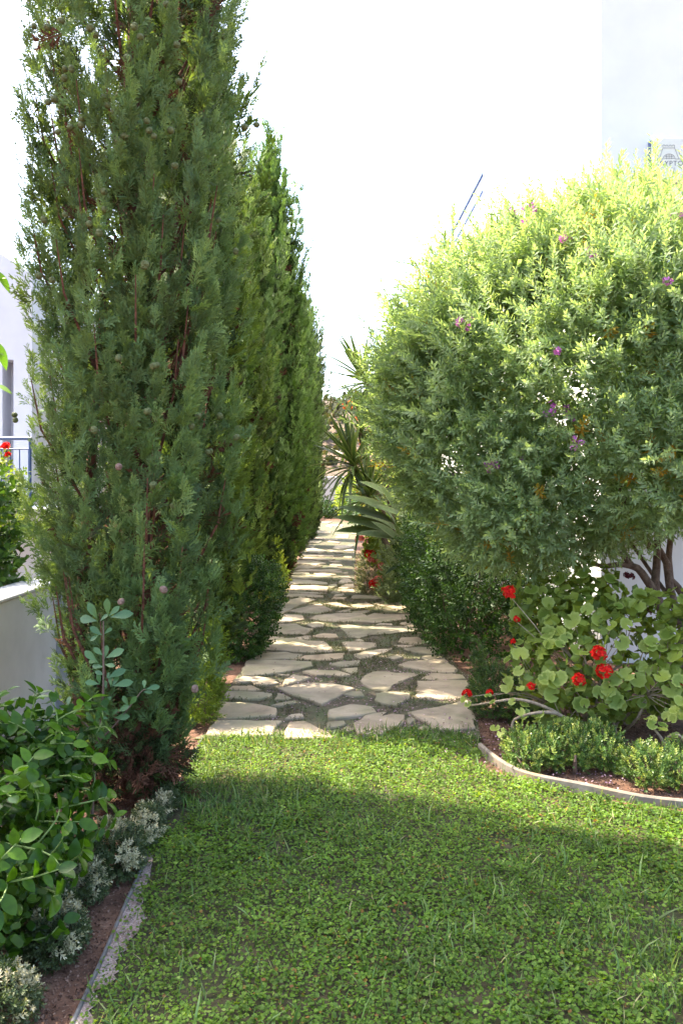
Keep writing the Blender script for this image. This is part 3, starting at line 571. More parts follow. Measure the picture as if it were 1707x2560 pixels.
# ------------------------------------------------------------------ cypresses
def cy_prof(t, base=.4, t0=.13, top=.5):
    r = np.where(t < t0, base + (1 - base) * np.clip(t / t0, 0, 1) ** .8, 1.0)
    return r * np.where(t > top, np.clip(1 - ((t - top) / (1 - top)) ** 2.0, 0, 1) ** .75 * .93 + .07, 1)
def cypress_crown(seed, H, Rr, npl, nsp, temps, size, plen, zmax=None, lobes=6, tbase=.45, hole=None, upper=.35, lobe_amp=.12, base_r=.4, t0=.13, axo=(.12, .5), back=1.0, top=.5):
    global RNG
    keep = RNG; RNG = np.random.default_rng(seed)
    mb = MB(); z = RNG.uniform(.0, 1, npl) ** .95 * H; th = RNG.uniform(0, 2 * math.pi, npl)
    if zmax: k = (z < zmax) | (RNG.uniform(size=npl) < upper); z, th = z[k], th[k]
    if back < 1: k = (np.sin(th) < .45) | (RNG.uniform(size=len(z)) < back); z, th = z[k], th[k]
    t = z / H; rr = Rr * cy_prof(t, base_r, t0, top) * (1 + lobe_amp * np.cos(lobes * th + seed + 1.2 * np.sin(z * 1.3)) + .07 * wob(th * 1.3, z, 1.9, seed))
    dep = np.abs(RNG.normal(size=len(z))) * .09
    out = np.stack([np.cos(th), np.sin(th), np.zeros(len(z))], -1)
    base = out * np.clip(rr - .12 - dep, .02, None)[:, None]; base[:, 2] = z - .12
    ax = nrm(np.array([0, 0, 1.]) + out * RNG.uniform(*axo, (len(z), 1)) + RNG.normal(size=(len(z), 3)) * .1)
    if hole is not None:
        k = ~hole(base, th); base, ax, out, dep = base[k], ax[k], out[k], dep[k]
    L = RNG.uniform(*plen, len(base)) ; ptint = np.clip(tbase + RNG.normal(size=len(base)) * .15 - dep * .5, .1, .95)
    s = np.tile(np.linspace(.02, 1, nsp), len(base)); rp = np.repeat(np.arange(len(base)), nsp)
    pos = base[rp] + ax[rp] * (L[rp] * s)[:, None]
    pr = nrm(rdir(len(rp)) + out[rp] * .55); spread = (.95 - .65 * s)[:, None]
    d = nrm(ax[rp] * .75 + pr * spread + np.array([0, 0, .25]))
    pos = pos + pr * (.035 * (1 - s))[:, None]
    B = basis(d, nrm(out[rp] * .6 + pr * .3 + rdir(len(rp)) * .55))
    scl = RNG.uniform(.75, 1.2, len(rp)) * size * (1.05 - .35 * s)
    pos[:, 2] = np.maximum(pos[:, 2], .03)
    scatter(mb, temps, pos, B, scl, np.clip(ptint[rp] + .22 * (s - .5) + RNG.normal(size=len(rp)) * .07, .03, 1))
    RNG = keep
    return mb
def cone_mesh(mat, seed):
    mb = MB(); V = []; n = 8; m = 5; r = np.random.default_rng(seed)
    for i in range(m + 1):
        a = math.pi * i / m
        for j in range(n):
            b = 2 * math.pi * (j + .5 * (i % 2)) / n; rad = 1 + .1 * math.cos(4 * b + i * 2)
            V.append((rad * math.sin(a) * math.cos(b), rad * math.sin(a) * math.sin(b), 1.12 * math.cos(a)))
    mb.add(np.array(V) * .0165, [(i * n + j, i * n + (j + 1) % n, (i + 1) * n + (j + 1) % n, (i + 1) * n + j) for i in range(m) for j in range(n)]); return mb.mesh('cone', mat, smooth=False)
T1 = np.array([-1.07, 4.32, 0]); H1 = 7.6
t1 = thing('cypress_tree', 'tall nearest cypress with green cones and reddish bark showing', 'tree', T1, 'cypresses along the left of the path')
stem2 = np.array([P(222, 0, 4.3)[0] - T1[0], -.02])
def hole1(b, th):      # an opening in the lower left where bark shows
    return (np.hypot(b[:, 0] - stem2[0], b[:, 1] + .35) < .16) & (b[:, 2] < .95) & (b[:, 2] > .05) | ((np.abs(b[:, 0] + .05) < .06) & (b[:, 1] < 0) & (b[:, 2] > 2.85) & (RNG.uniform(size=len(b)) < .5)) | ((np.abs(b[:, 0] - .02) < .09) & (b[:, 1] < 0) & (b[:, 2] < .28))
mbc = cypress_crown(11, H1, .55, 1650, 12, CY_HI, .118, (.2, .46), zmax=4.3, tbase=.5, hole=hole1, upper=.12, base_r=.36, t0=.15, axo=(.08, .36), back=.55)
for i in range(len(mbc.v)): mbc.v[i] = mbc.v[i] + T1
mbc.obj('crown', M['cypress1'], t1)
mb = MB(); n = 1150; th = RNG.uniform(0, 6.283, n); z = RNG.uniform(.05, H1 * .93, n); rr = .5 * cy_prof(z / H1, .22, .19) * RNG.uniform(.35, .78, n)
o_ = np.stack([np.cos(th), np.sin(th), np.zeros(n)], -1)
scatter(mb, CY_HI, T1 + o_ * rr[:, None] + np.c_[np.zeros((n, 2)), z], basis(nrm(o_ * .5 + [0, 0, .7] + RNG.normal(size=(n, 3)) * .4), rdir(n)), RNG.uniform(.1, .17, n), RNG.uniform(0, 1, n))
n = 150; th = RNG.uniform(-2.6, -.2, n); z = RNG.uniform(.03, .3, n); o_ = np.stack([np.cos(th), np.sin(th), np.zeros(n)], -1)   # dead skirt at the foot
scatter(mb, CY_HI, T1 + o_ * RNG.uniform(.12, .3, (n, 1)) + np.c_[np.zeros((n, 2)), z], basis(nrm(o_ * .8 + [0, 0, .15] + RNG.normal(size=(n, 3)) * .5), rdir(n)), RNG.uniform(.08, .15, n), RNG.uniform(0.3, 1, n))
mb.obj('dead_twigs', M['brown_twig'], t1)
mb = MB()
tube(mb, T1 + np.array([(0, 0, -.1), (.01, 0, .05), (0, 0, 1), (.02, .02, 2.5), (.0, 0, 4.5), (0, 0, 6.2)]), [.1, .085, .075, .065, .045, .012], 10)
tube(mb, T1 + np.array([(stem2[0] + .06, -.12, -.1), (stem2[0], -.14, .1), (stem2[0] - .02, -.12, .8), (stem2[0] + .03, -.08, 1.7), (stem2[0] + .08, -.05, 2.6)]), [.045, .04, .034, .026, .012], 8)
mb.obj('trunk', M['bark_red'], t1, smooth=True)
mb = MB()
for k in range(150):
    th = random.uniform(0, 6.28); z = random.uniform(.15, 5.2); rr = .53 * float(cy_prof(np.array([min(1, (z + .5) / H1)]))[0]) * random.uniform(.75, 1.0); o_ = np.array([math.cos(th), math.sin(th), 0])
    tube(mb, [T1 + [0, 0, z] + o_ * .04, T1 + [0, 0, z + .15] + o_ * rr * .5, T1 + [0, 0, z + .5] + o_ * rr * .88, T1 + [0, 0, z + .75] + o_ * rr * .97], [.012, .01, .007, .003], 4, cap=False)
mb.obj('branches', M['bark_red'], t1)
cone_g = [cone_mesh(M['cone'], s) for s in range(2)]; cone_b = cone_mesh(M['cone_brown'], 5)
cpx = [(225, 70), (238, 86), (152, 52), (118, 68), (162, 172), (178, 172), (160, 195), (262, 245), (278, 246), (268, 262), (286, 278), (136, 248), (204, 297), (202, 313), (175, 318), (144, 330), (366, 302), (372, 326), (384, 340), (426, 326), (294, 350), (311, 340), (436, 414), (259, 478), (262, 523), (162, 537), (110, 549), (335, 66), (441, 112), (446, 205), (545, 235), (558, 92), (610, 318), (640, 312), (545, 550), (360, 667), (383, 915), (392, 912), (295, 895), (362, 660), (520, 790), (588, 628), (494, 1039), (548, 1040), (235, 1075), (128, 1084), (382, 1212), (518, 1130), (525, 1128), (432, 1264), (368, 1028), (478, 1066), (590, 1093), (38, 1050), (36, 1037), (130, 700), (97, 690), (247, 582), (222, 560), (415, 10), (428, 16), (120, 255), (350, 92), (85, 65), (318, 145)]
for i, (x, y) in enumerate(cpx):
    Y = 4.32 - math.sqrt(max(.02, .5 ** 2 - ((x - CX) * 4.0 / F + 1.1) ** 2)) * .97 - .02
    place('cone', cone_g[i % 2], t1, P(x, y, Y), basis(rdir(1), rdir(1))[0], random.uniform(.85, 1.15))
for x, y in ((296, 1167), (408, 1474), (486, 1722), (302, 1504)):
    Y = 4.32 - math.sqrt(max(.02, .5 ** 2 - ((x - CX) * 4.0 / F + 1.1) ** 2)) * .97 - .02
    place('cone', cone_b, t1, P(x, y, Y), basis(rdir(1), rdir(1))[0], random.uniform(.95, 1.15))
# the row behind it: two crown meshes shared by the further trees
Hr = 5.2
row_me = [cypress_crown(31, Hr, .47, 520, 12, CY_LO, .15, (.4, .95), lobes=6, tbase=.45, lobe_amp=.24, axo=(.02, .2), top=.76).mesh('crown', M['cypress']),
          cypress_crown(32, Hr, .47, 520, 12, CY_LO, .15, (.45, 1.0), lobes=5, tbase=.45, lobe_amp=.26, axo=(.02, .2), top=.76).mesh('crown', M['cypress'])]
def inner(seed):
    mb = MB(); n = 900; th = RNG.uniform(0, 6.283, n); z = RNG.uniform(.05, Hr * .95, n); rr = .47 * cy_prof(z / Hr) * RNG.uniform(.25, .66, n); o_ = np.stack([np.cos(th), np.sin(th), np.zeros(n)], -1)
    scatter(mb, CY_LO, o_ * rr[:, None] + np.c_[np.zeros((n, 2)), z], basis(nrm(o_ * .5 + [0, 0, .7] + RNG.normal(size=(n, 3)) * .4), rdir(n)), RNG.uniform(.16, .26, n), RNG.uniform(0, .8, n)); return mb.mesh('dead_twigs', M['brown_twig'])
in_me = inner(1)
mb = MB(); tube(mb, [(0, 0, -.1), (0, 0, .3), (.02, 0, 2.5), (0, 0, 4.9)], [.09, .07, .05, .01], 8); tr_me = mb.mesh('trunk', M['bark_red'])
rows = [(-1.24, 6.45, 1.15, 1.04, (1.15, 1.08, .7), 'lime tinted cypress half hidden just behind the nearest cypress'),
        (-1.46, 7.95, 1.2, .9, (.85, .9, .8), 'third cypress of the row, behind the clipped dark shrub'),
        (-1.4, 9.4, 1.15, .95, (1.12, 1.05, .75), 'fourth cypress of the row, yellowish with narrow upright lobes'),
        (-1.3, 10.8, 1.15, 1.0, (.75, .82, .75), 'fifth cypress of the row, dull and dark beside the broad one'),
        (-1.1, 12.4, 1.15, 1.18, (.9, 1.0, .75), 'broad bright green cypress in the middle of the row'),
        (-1.25, 14.2, 1.2, 1.04, (.75, .85, .75), 'dark cypress behind the broad bright one, seen as a strip'),
        (-1.2, 16.0, 1.2, 1.07, (.95, 1.05, .7), 'green cypress at the start of the far half of the row'),
        (-1.2, 17.8, 1.2, 1.06, (.75, .82, .7), 'narrow dark cypress in the far half of the row'),
        (-1.2, 19.8, 1.25, 1.08, (.9, .95, .8), 'third to last cypress of the far row'),
        (-1.2, 22.0, 1.3, 1.1, (.8, .82, .8), 'second to last cypress of the far row'),
        (-1.05, 24.8, 1.25, 1.22, (.98, .9, .95), 'farthest grey green cypress at the end of the row'),
        (-2.8, 4.1, 1.05, 1.3, (1, 1, .9), 'unseen cypress added behind the garden wall to shade the lawn')]  # last tree is added out of view to cast shade on the foreground
for i, (x, y, rs, hs_, c, lab) in enumerate(rows):
    t = thing('cypress_tree', lab, 'tree', (x, y, 0), 'cypresses along the left of the path')
    a = random.uniform(0, 6.28); Mr = np.array([[math.cos(a) * rs, -math.sin(a) * rs, 0], [math.sin(a) * rs, math.cos(a) * rs, 0], [0, 0, hs_]])
    o = place('crown', row_me[i % 2], t, (x, y, 0), Mr); o.color = (*c, 1)
    place('dead_twigs', in_me, t, (x, y, 0), Mr); place('trunk', tr_me, t, (x, y, 0), Mr)

# ------------------------------------------------------------------ shrubs
def shrub_points(lobes, n, inner=.3, cull=None, bottom=None):
    """points and outward directions over a union of ellipsoids"""
    vol = np.array([l[3] * l[4] + l[3] * l[5] + l[4] * l[5] for l in lobes]); k = RNG.choice(len(lobes), n, p=vol / vol.sum())
    C = np.array([l[:3] for l in lobes])[k]; S = np.array([l[3:6] for l in lobes])[k]
    d = rdir(n); rad = np.where(RNG.uniform(size=n) < inner, RNG.uniform(.45, .9, n), RNG.uniform(.88, 1.04, n))
    p = C + d * S * rad[:, None]; nn = nrm(d / S)
    keep = p[:, 2] > (.02 if bottom is None else bottom)
    for j, l in enumerate(lobes):
        q = np.linalg.norm((p - np.array(l[:3])) / np.array(l[3:6]), axis=1); keep &= (k == j) | (q > .8)
    if cull is not None: keep &= ~cull(p)
    return p[keep], nn[keep]
def shrub(name, label, cat, loc, lobes, n, temps, size, mat, inner=.3, up=.5, tint=(.2, .8), outer_t=0., cull=None, stems=6, stem_mat='bark', group=None, bottom=None, rnd=.35, tfun=None):
    t = thing(name, label, cat, loc, group); p, nn = shrub_points(lobes, n, inner, cull, bottom); m = len(p); mb = MB()
    d = nrm(nn + np.array([0, 0, up]) + RNG.normal(size=(m, 3)) * rnd)
    tt = RNG.uniform(tint[0], tint[1], m)
    if tfun is not None: tt = tfun(p, nn, tt)
    scatter(mb, temps, p - d * (size[1] * .4), basis(d, rdir(m)), RNG.uniform(*size, m), tt)
    mb.obj('foliage', M[mat], t)
    if stems:
        mb = MB()
        for k in range(stems):
            l = random.choice(lobes); e = np.array(l[:3]) + (rdir(1)[0] * np.array(l[3:6]) * .6); b = np.array([loc[0], loc[1], -.03]) + RNG.normal(size=3) * [.05, .05, 0]
            mid = (b + e) / 2 + RNG.normal(size=3) * .05; tube(mb, spline([b, mid, e], 6), np.linspace(.014, .004, 6), 5)
        tag(mb.obj('stems', M[stem_mat], t), kind='stuff')
    return t

# the big flowering milkwort bush
inhouse = lambda p: (p[:, 1] > 7.38) & (p[:, 0] > XW(p[:, 1]) - .06)
PL = [(1.95, 6.15, 2.4, 1.4, 1.2, 1.3), (1.25, 6.3, 2.15, .98, 1.0, .92), (2.6, 6.0, 2.25, 1.25, 1.1, 1.05), (1.35, 6.0, 1.6, .74, .75, .6), (1.75, 6.2, 2.98, .85, .85, .6), (2.65, 6.1, 2.7, .85, .85, .48), (1.05, 6.4, 2.82, .62, .8, .56), (.8, 6.45, 2.45, .5, .7, .5), (2.3, 5.6, 1.8, .95, .8, .6), (.75, 6.5, 2.1, .42, .5, .5), (1.3, 5.9, 3.05, .36, .4, .36), (.62, 6.3, 2.55, .3, .4, .3), (1.15, 5.75, 1.35, .42, .4, .3), (2.0, 5.3, 2.7, .6, .4, .6), (1.95, 6.0, 3.35, .4, .45, .34)]
bush = thing('milkwort_bush', 'big rounded grey green bush with small purple flowers before the house', 'bush', (2.5, 6.55, 0))
p, nn = shrub_points(PL, 18500, .22, inhouse, .95)
near_open = (p[:, 0] > 2.05) & (p[:, 2] < 1.32) & (p[:, 1] < 6.6)
p, nn = p[~near_open], nn[~near_open]
m = len(p); d = nrm(nn + np.array([-.1, -.1, .45]) + RNG.normal(size=(m, 3)) * .4)
mb = MB(); tt = np.clip(RNG.uniform(.25, .8, m) + .06 * (p[:, 2] - 2.6), .12, .9); tt[RNG.uniform(size=m) < .025] = .02  # tint rises with height: the sunlit yellow top is put into the leaf colour
scatter(mb, TW_POLY, p - d * .1, basis(d, rdir(m)), RNG.uniform(.16, .3, m), tt)
ks = np.nonzero((nn[:, 2] > -.2))[0]; ks = RNG.permutation(ks)[:900]; ps = p[ks] + d[ks] * RNG.uniform(.03, .16, (len(ks), 1))
scatter(mb, TW_POLY, ps, basis(nrm(d[ks] + RNG.normal(size=(len(ks), 3)) * .25 + [0, 0, .25]), rdir(len(ks))), RNG.uniform(.16, .27, len(ks)), np.clip(RNG.uniform(.3, .8, len(ks)) + .15 * (ps[:, 2] - 2.6), .12, 1))  # outer sprigs get the same lit-top tint, stronger
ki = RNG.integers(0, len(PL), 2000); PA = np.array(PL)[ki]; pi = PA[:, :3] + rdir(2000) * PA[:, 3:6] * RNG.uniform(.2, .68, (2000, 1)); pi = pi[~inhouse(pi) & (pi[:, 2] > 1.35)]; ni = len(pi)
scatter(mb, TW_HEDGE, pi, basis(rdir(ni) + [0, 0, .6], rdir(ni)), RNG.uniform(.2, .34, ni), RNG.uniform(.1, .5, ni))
mb.obj('foliage', M['polygala'], bush)
def limb(pts, r0, r1, n=10):
    mb = MB(); tube(mb, spline(pts, n), np.linspace(r0, r1, n), 8); return mb.obj('branch', M['bark'], bush, smooth=True)
b0 = np.array([2.5, 6.55, -.05])
tA = [b0, P(1668, 1600, 6.5), P(1650, 1520, 6.48), P(1635, 1472, 6.45), P(1640, 1388, 6.4), P(1640, 1250, 6.3), P(1620, 1000, 6.2)]
tB = [b0 + [.06, .03, 0], P(1705, 1600, 6.55), P(1700, 1560, 6.55), P(1676, 1493, 6.5), P(1658, 1388, 6.45), P(1612, 1355, 6.4), P(1540, 1200, 6.2), P(1480, 1000, 6.1)]
tC = [b0 + [.1, .05, 0], P(1725, 1560, 6.6), P(1700, 1480, 6.6), P(1668, 1420, 6.6), P(1690, 1200, 6.5), P(1720, 950, 6.4)]
limb(tA, .055, .015, 14); limb(tB, .05, .012, 14); limb(tC, .045, .012, 12)
limb([P(1640, 1490, 6.46), P(1600, 1430, 6.4), P(1579, 1416, 6.36), P(1546, 1411, 6.33), P(1492, 1414, 6.3), P(1400, 1370, 6.2), P(1280, 1250, 6.2)], .036, .008, 14)
limb([P(1575, 1414, 6.36), P(1545, 1380, 6.3), P(1500, 1330, 6.25), P(1430, 1150, 6.2)], .02, .007)
limb([P(1590, 1425, 6.4), P(1565, 1390, 6.4), P(1555, 1340, 6.4), P(1550, 1150, 6.4)], .017, .006)
limb([P(1676, 1493, 6.5), P(1650, 1465, 6.55), P(1560, 1330, 6.7), P(1450, 1100, 6.8), P(1350, 900, 6.7)], .022, .006)
fl_me = [flowerhead_mesh('flower', M['magenta'], .022, 5, .022, s, petals=4) for s in range(3)]
k = RNG.permutation(np.nonzero((nn[:, 1] < .35) & (p[:, 2] > 1.3))[0])[:34]
for i in k:
    for _ in range(random.choice((1, 2, 3, 4))): place('flower', fl_me[i % 3], bush, p[i] + d[i] * .1 + RNG.normal(size=3) * .025, basis(d[i][None], rdir(1))[0], random.uniform(.6, 1.0))

# dark clipped hedge under it along the path
HL = [(1.25, 7.75, .55, .52, .5, .72), (1.15, 8.5, .6, .5, .6, .75), (1.2, 9.4, .65, .5, .65, .8), (1.15, 10.3, .65, .48, .6, .8), (1.65, 7.85, .6, .5, .42, .72), (1.75, 9.0, .8, .45, .9, .75)]
shrub('dark_hedge', 'dense dark green glossy hedge at the right edge of the path', 'hedge', (1.3, 8.4, 0), HL, 5200, TW_HEDGE, (.09, .16), 'hedge', .3, .5, (.15, .85), cull=inhouse, stems=10)
# lawn side boxwood clumps
def boxy(x0, x1, y0, y1, h, k): return [(x0 + (x1 - x0) * (i + .5) / k, (y0 + y1) / 2 + random.uniform(-.03, .03), h * .45, (x1 - x0) / k * .72, (y1 - y0) / 2, h * .58 * random.uniform(.92, 1.08)) for i in range(k)]
shrub('boxwood_clump', 'low clipped boxwood clump just inside the curved kerb', 'shrub', (1.25, 4.72, 0), boxy(.96, 1.56, 4.55, 4.92, .22, 4), 1700, TW_BOX, (.045, .08), 'box', .25, .7, (.25, .95), stems=8, group='boxwood clumps in the geranium bed')
shrub('boxwood_clump', 'low boxwood clump at the right edge behind the kerb', 'shrub', (1.9, 4.45, 0), boxy(1.55, 2.35, 4.3, 4.66, .2, 5), 1900, TW_BOX, (.045, .08), 'box', .25, .7, (.25, .95), stems=8, group='boxwood clumps in the geranium bed')
shrub('boxwood_clump', 'rounded small leaved shrub between the path end and the geranium', 'shrub', (1.08, 5.75, 0), [(1.06, 5.75, .16, .17, .18, .2), (1.22, 5.65, .15, .16, .16, .18), (.98, 5.9, .25, .06, .06, .24)], 1300, TW_BOX, (.045, .08), 'box', .25, .7, (.1, .75), stems=6, group='boxwood clumps in the geranium bed')

# ------------------------------------------------------------------ geraniums
g_leaf = [geranium_mesh('leaf', M['gleaf'], s) for s in range(5)]
g_red = [flowerhead_mesh('flower', M['red'], .042, 20, .024, s) for s in range(3)]
g_dark = flowerhead_mesh('flower', M['darkred'], .04, 18, .02, 9)
def geranium(name, label, loc, lobes, nleaf, lr, flowers, shoots, fmesh, seedheads=()):
    t = thing(name, label, 'geranium', loc)
    pts, nn = shrub_points(lobes, nleaf * 6, .2, None, .06); fr = np.nonzero((nn[:, 1] < .35) | (nn[:, 2] > .7))[0]; ix = RNG.permutation(fr)[:nleaf]; st = MB(); base = np.array([loc[0], loc[1], 0])
    hubs = [base + [random.uniform(-1, 1) * lobes[0][3] * .8, random.uniform(-1, 1) * lobes[0][4] * .6, random.uniform(.12, .6) * lobes[0][5] * 1.6] for _ in range(16)]
    for h in hubs:
        b = base + RNG.normal(size=3) * [.14, .08, 0]; b[2] = -.02
        tube(st, spline([b, (b + h) / 2 + RNG.normal(size=3) * .05, h], 7), np.linspace(.012, .007, 7), 5)
    def leaf_at(q, n_, r_):
        up = nrm(n_ * .8 + np.array([-.15, -.3, .55]) + RNG.normal(size=3) * .35); z = nrm(np.cross(up, rdir(1)[0]))
        place('leaf', g_leaf[random.randrange(5)], t, q, basis(z[None], up[None])[0], r_)
        return z
    for i in ix:
        q = pts[i]; r_ = random.uniform(.55, 1.0) * lr; leaf_at(q, nn[i], r_)
        h = hubs[int(np.argmin([np.linalg.norm(q - h) for h in hubs]))]
        if np.linalg.norm(q - h) < .4: tube(st, spline([h, (h + q) / 2 + RNG.normal(size=3) * .02, q], 4), [.004, .003, .0025, .002], 4, cap=False)
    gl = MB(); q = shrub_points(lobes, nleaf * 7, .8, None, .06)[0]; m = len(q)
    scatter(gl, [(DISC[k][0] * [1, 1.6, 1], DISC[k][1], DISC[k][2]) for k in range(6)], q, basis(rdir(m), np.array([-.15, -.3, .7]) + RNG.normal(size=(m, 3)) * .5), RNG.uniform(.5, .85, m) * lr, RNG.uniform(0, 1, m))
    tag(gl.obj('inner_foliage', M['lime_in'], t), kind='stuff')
    for f in flowers:
        q = P(*f[:3]); h = hubs[int(np.argmin([np.linalg.norm(q - h) for h in hubs]))]
        tube(st, spline([h, (h + q) / 2 + [0, 0, .03], q - [0, 0, .02]], 6), np.linspace(.004, .0025, 6), 4)
        place('flower', fmesh[random.randrange(len(fmesh))], t, q, basis(np.array([[random.uniform(-.4, .1), -.55, .6]]), rdir(1))[0], random.uniform(.85, 1.1) * (f[3] if len(f) > 3 else 1))
    for q in seedheads:
        q = P(*q); place('withered_flower', g_dark, t, q, basis(np.array([[0, -.3, 1.]]), rdir(1))[0], .9)
    for s, ends in shoots:
        pts_ = spline([P(*q) for q in s], 14); tube(st, pts_, np.linspace(.012, .006, 14), 6)
        for e in ends:
            for _ in range(e[3] if len(e) > 3 else 3):
                leaf_at(P(*e[:3]) + RNG.normal(size=3) * [.03, .03, .025], np.array([-.2, -.4, .6]), random.uniform(.35, .6) * lr)
    tag(st.obj('stems', M['stem_pale'], t), kind='stuff'); return t
def fl(x, y, Y): return (x, y, Y)
class _S: pass
def P3(x, y, Y): return (x, y, Y)
GL = [(1.72, 5.45, .48, .52, .4, .42), (1.45, 5.3, .38, .42, .33, .3), (2.1, 5.5, .5, .5, .4, .42), (1.68, 5.75, .78, .3, .25, .32), (1.35, 5.7, .75, .2, .2, .25), (2.2, 5.2, .4, .35, .3, .28)]
geranium('geranium', 'large sprawling geranium with red flower heads by the kerb', (1.7, 5.4, 0), GL, 295, .058,
         [(1270, 1480, 5.35), (1290, 1547, 5.4, .5), (1280, 1603, 5.3, .4), (1495, 1633, 5.0), (1508, 1678, 4.98), (1445, 1699, 4.95), (1326, 1715, 5.0, .55), (1165, 1735, 5.35, .75), (1222, 1732, 5.25, .5), (1697, 1718, 5.2, .6)],
         [([(1420, 1800, 5.1), (1355, 1765, 5.05), (1290, 1748, 5.05), (1225, 1756, 5.1), (1175, 1764, 5.25)], [(1290, 1748, 5.03, 2), (1172, 1758, 5.25, 2), (1228, 1745, 5.1, 2)]),
          ([(1420, 1800, 5.1), (1380, 1782, 5.0), (1330, 1783, 4.98), (1285, 1798, 5.0), (1276, 1825, 5.0)], [(1310, 1775, 4.98, 4), (1345, 1788, 4.98, 3), (1276, 1832, 5.0, 2)]),
          ([(1400, 1820, 5.0), (1350, 1832, 4.95), (1300, 1845, 4.92), (1255, 1838, 4.92)], [(1390, 1800, 4.98, 4), (1250, 1838, 4.92, 2)]),
          ([(1668, 1876, 4.75), (1650, 1845, 4.75), (1632, 1822, 4.75)], [(1625, 1812, 4.75, 5)]),
          ([(1707, 1850, 4.8), (1690, 1838, 4.8), (1665, 1843, 4.8)], [(1690, 1790, 4.8, 5), (1700, 1760, 4.8, 4), (1680, 1840, 4.8, 3)])],
         g_red, [(1570, 1440, 5.8), (1612, 1530, 5.75)])
g_sal = [flowerhead_mesh('flower', M['salmon'], .045, 16, .026, 30 + s) for s in range(2)] + g_red[:1]
geranium('geranium', 'small geranium with salmon and red flowers beside the narrow path', (.62, 12.4, 0), [(.5, 12.3, .65, .18, .2, .28), (.68, 12.2, .25, .16, .15, .2), (.75, 12.4, .5, .2, .2, .3)], 80, .06,
         [(897, 1348, 12.3, 1.6), (922, 1383, 12.2, 1.6), (930, 1396, 12.15, 1.5), (953, 1416, 12.1, 1.5), (944, 1450, 12.0, 1.6), (934, 1461, 12.0, 1.6), (915, 1352, 12.4, 1.2)], [], g_sal)

# ------------------------------------------------------------------ left side shrubs
# glossy spiny shrub at the lower left
c_leaf = [leaf_mesh('leaf', M['cleaf'], .064, .04, 6, .2, dr, 'oval') for dr in (.05, .15, .25)]
cs = thing('plum_shrub', 'glossy oval leaved shrub filling the lower left corner', 'shrub', (-1.42, 3.1, 0))
CL = [(-1.42, 3.15, .36, .5, .5, .42), (-1.3, 2.75, .3, .4, .35, .34), (-1.28, 3.35, .52, .33, .3, .24), (-1.62, 3.0, .5, .45, .5, .42)]
p, nn = shrub_points(CL, 5000, .05, None, .04)
view = nrm(np.array([0, 0, EYE]) - p); face = np.sum(nn * view, 1); px_ = CX + p[:, 0] / p[:, 1] * F
seen = RNG.permutation(np.nonzero((px_ > -40) & (face > .05))[0]); st = MB(); cnt = 0; chosen = []
for i in seen:                                   # spread the shoots evenly over the side that shows
    if all(np.linalg.norm(p[i] - p[k]) > .085 for k in chosen): chosen.append(i)
    if len(chosen) == 50: break
for i in chosen:
    n_ = nn[i]; tan = nrm(np.cross(n_, RNG.normal(size=3)) + np.array([.35, -.1, .35])); tip = p[i] + tan * .06 + n_ * .02
    b = p[i] - n_ * .12 - tan * .1; ax = spline([b, p[i] - tan * .02, tip], 8); tube(st, ax, np.linspace(.0042, .0018, 8), 5)
    for k in range(6):
        u = .35 + .65 * k / 5; q = ax[min(7, int(round(u * 7)))]; axd = nrm(ax[-1] - ax[3])
        sd = nrm(np.cross(axd, n_)) * (1 if k % 2 else -1) * (.25 if k == 5 else 1)
        ld = nrm(sd * .85 + axd * .45 + n_ * .15 + RNG.normal(size=3) * .15); fn = nrm(n_ * .8 + np.array([.05, -.15, .45]) + RNG.normal(size=3) * .28)
        if cnt < 300: place('leaf', c_leaf[random.randrange(3)], cs, q, basis(ld[None], fn[None])[0], random.uniform(.7, 1.15)); cnt += 1
tag(st.obj('stems', M['stem_green'], cs), kind='stuff')
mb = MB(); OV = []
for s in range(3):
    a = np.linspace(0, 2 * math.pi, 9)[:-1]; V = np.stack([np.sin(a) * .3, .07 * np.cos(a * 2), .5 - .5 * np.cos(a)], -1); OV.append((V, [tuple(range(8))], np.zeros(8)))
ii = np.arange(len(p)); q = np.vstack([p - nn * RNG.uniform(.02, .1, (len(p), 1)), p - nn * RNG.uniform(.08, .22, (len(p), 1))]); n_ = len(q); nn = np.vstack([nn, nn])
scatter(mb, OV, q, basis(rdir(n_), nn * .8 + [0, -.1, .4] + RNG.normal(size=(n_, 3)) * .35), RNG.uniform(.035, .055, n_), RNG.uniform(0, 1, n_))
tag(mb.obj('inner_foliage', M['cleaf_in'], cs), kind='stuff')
# variegated low shrubs
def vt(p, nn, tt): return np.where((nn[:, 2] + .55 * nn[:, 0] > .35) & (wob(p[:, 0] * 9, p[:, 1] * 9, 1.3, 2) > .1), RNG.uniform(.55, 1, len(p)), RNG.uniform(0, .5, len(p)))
for lab, loc, lobes, n_ in (('cream and green variegated shrublet beside the foot of the nearest cypress', (-.9, 3.5, 0), [(-.95, 3.42, .08, .13, .15, .13), (-1.03, 3.2, .07, .12, .14, .11), (-.88, 3.72, .06, .07, .15, .1), (-.86, 4.05, .04, .05, .14, .08)], 3000),
                        ('variegated shrublet under the glossy shrub, middle of the three', (-.93, 2.85, 0), [(-.97, 2.82, .07, .09, .14, .1), (-1.08, 2.95, .08, .11, .14, .11)], 1700),
                        ('pale variegated shrublet in the bottom left corner', (-1.0, 2.4, 0), [(-1.02, 2.45, .06, .12, .14, .1), (-1.12, 2.3, .07, .14, .15, .11)], 1700)):
    shrub('variegated_shrub', lab, 'shrub', loc, lobes, n_, TW_VAR, (.028, .05), 'varieg', .2, .25, tfun=vt, stems=0, group='variegated shrublets along the left edging')
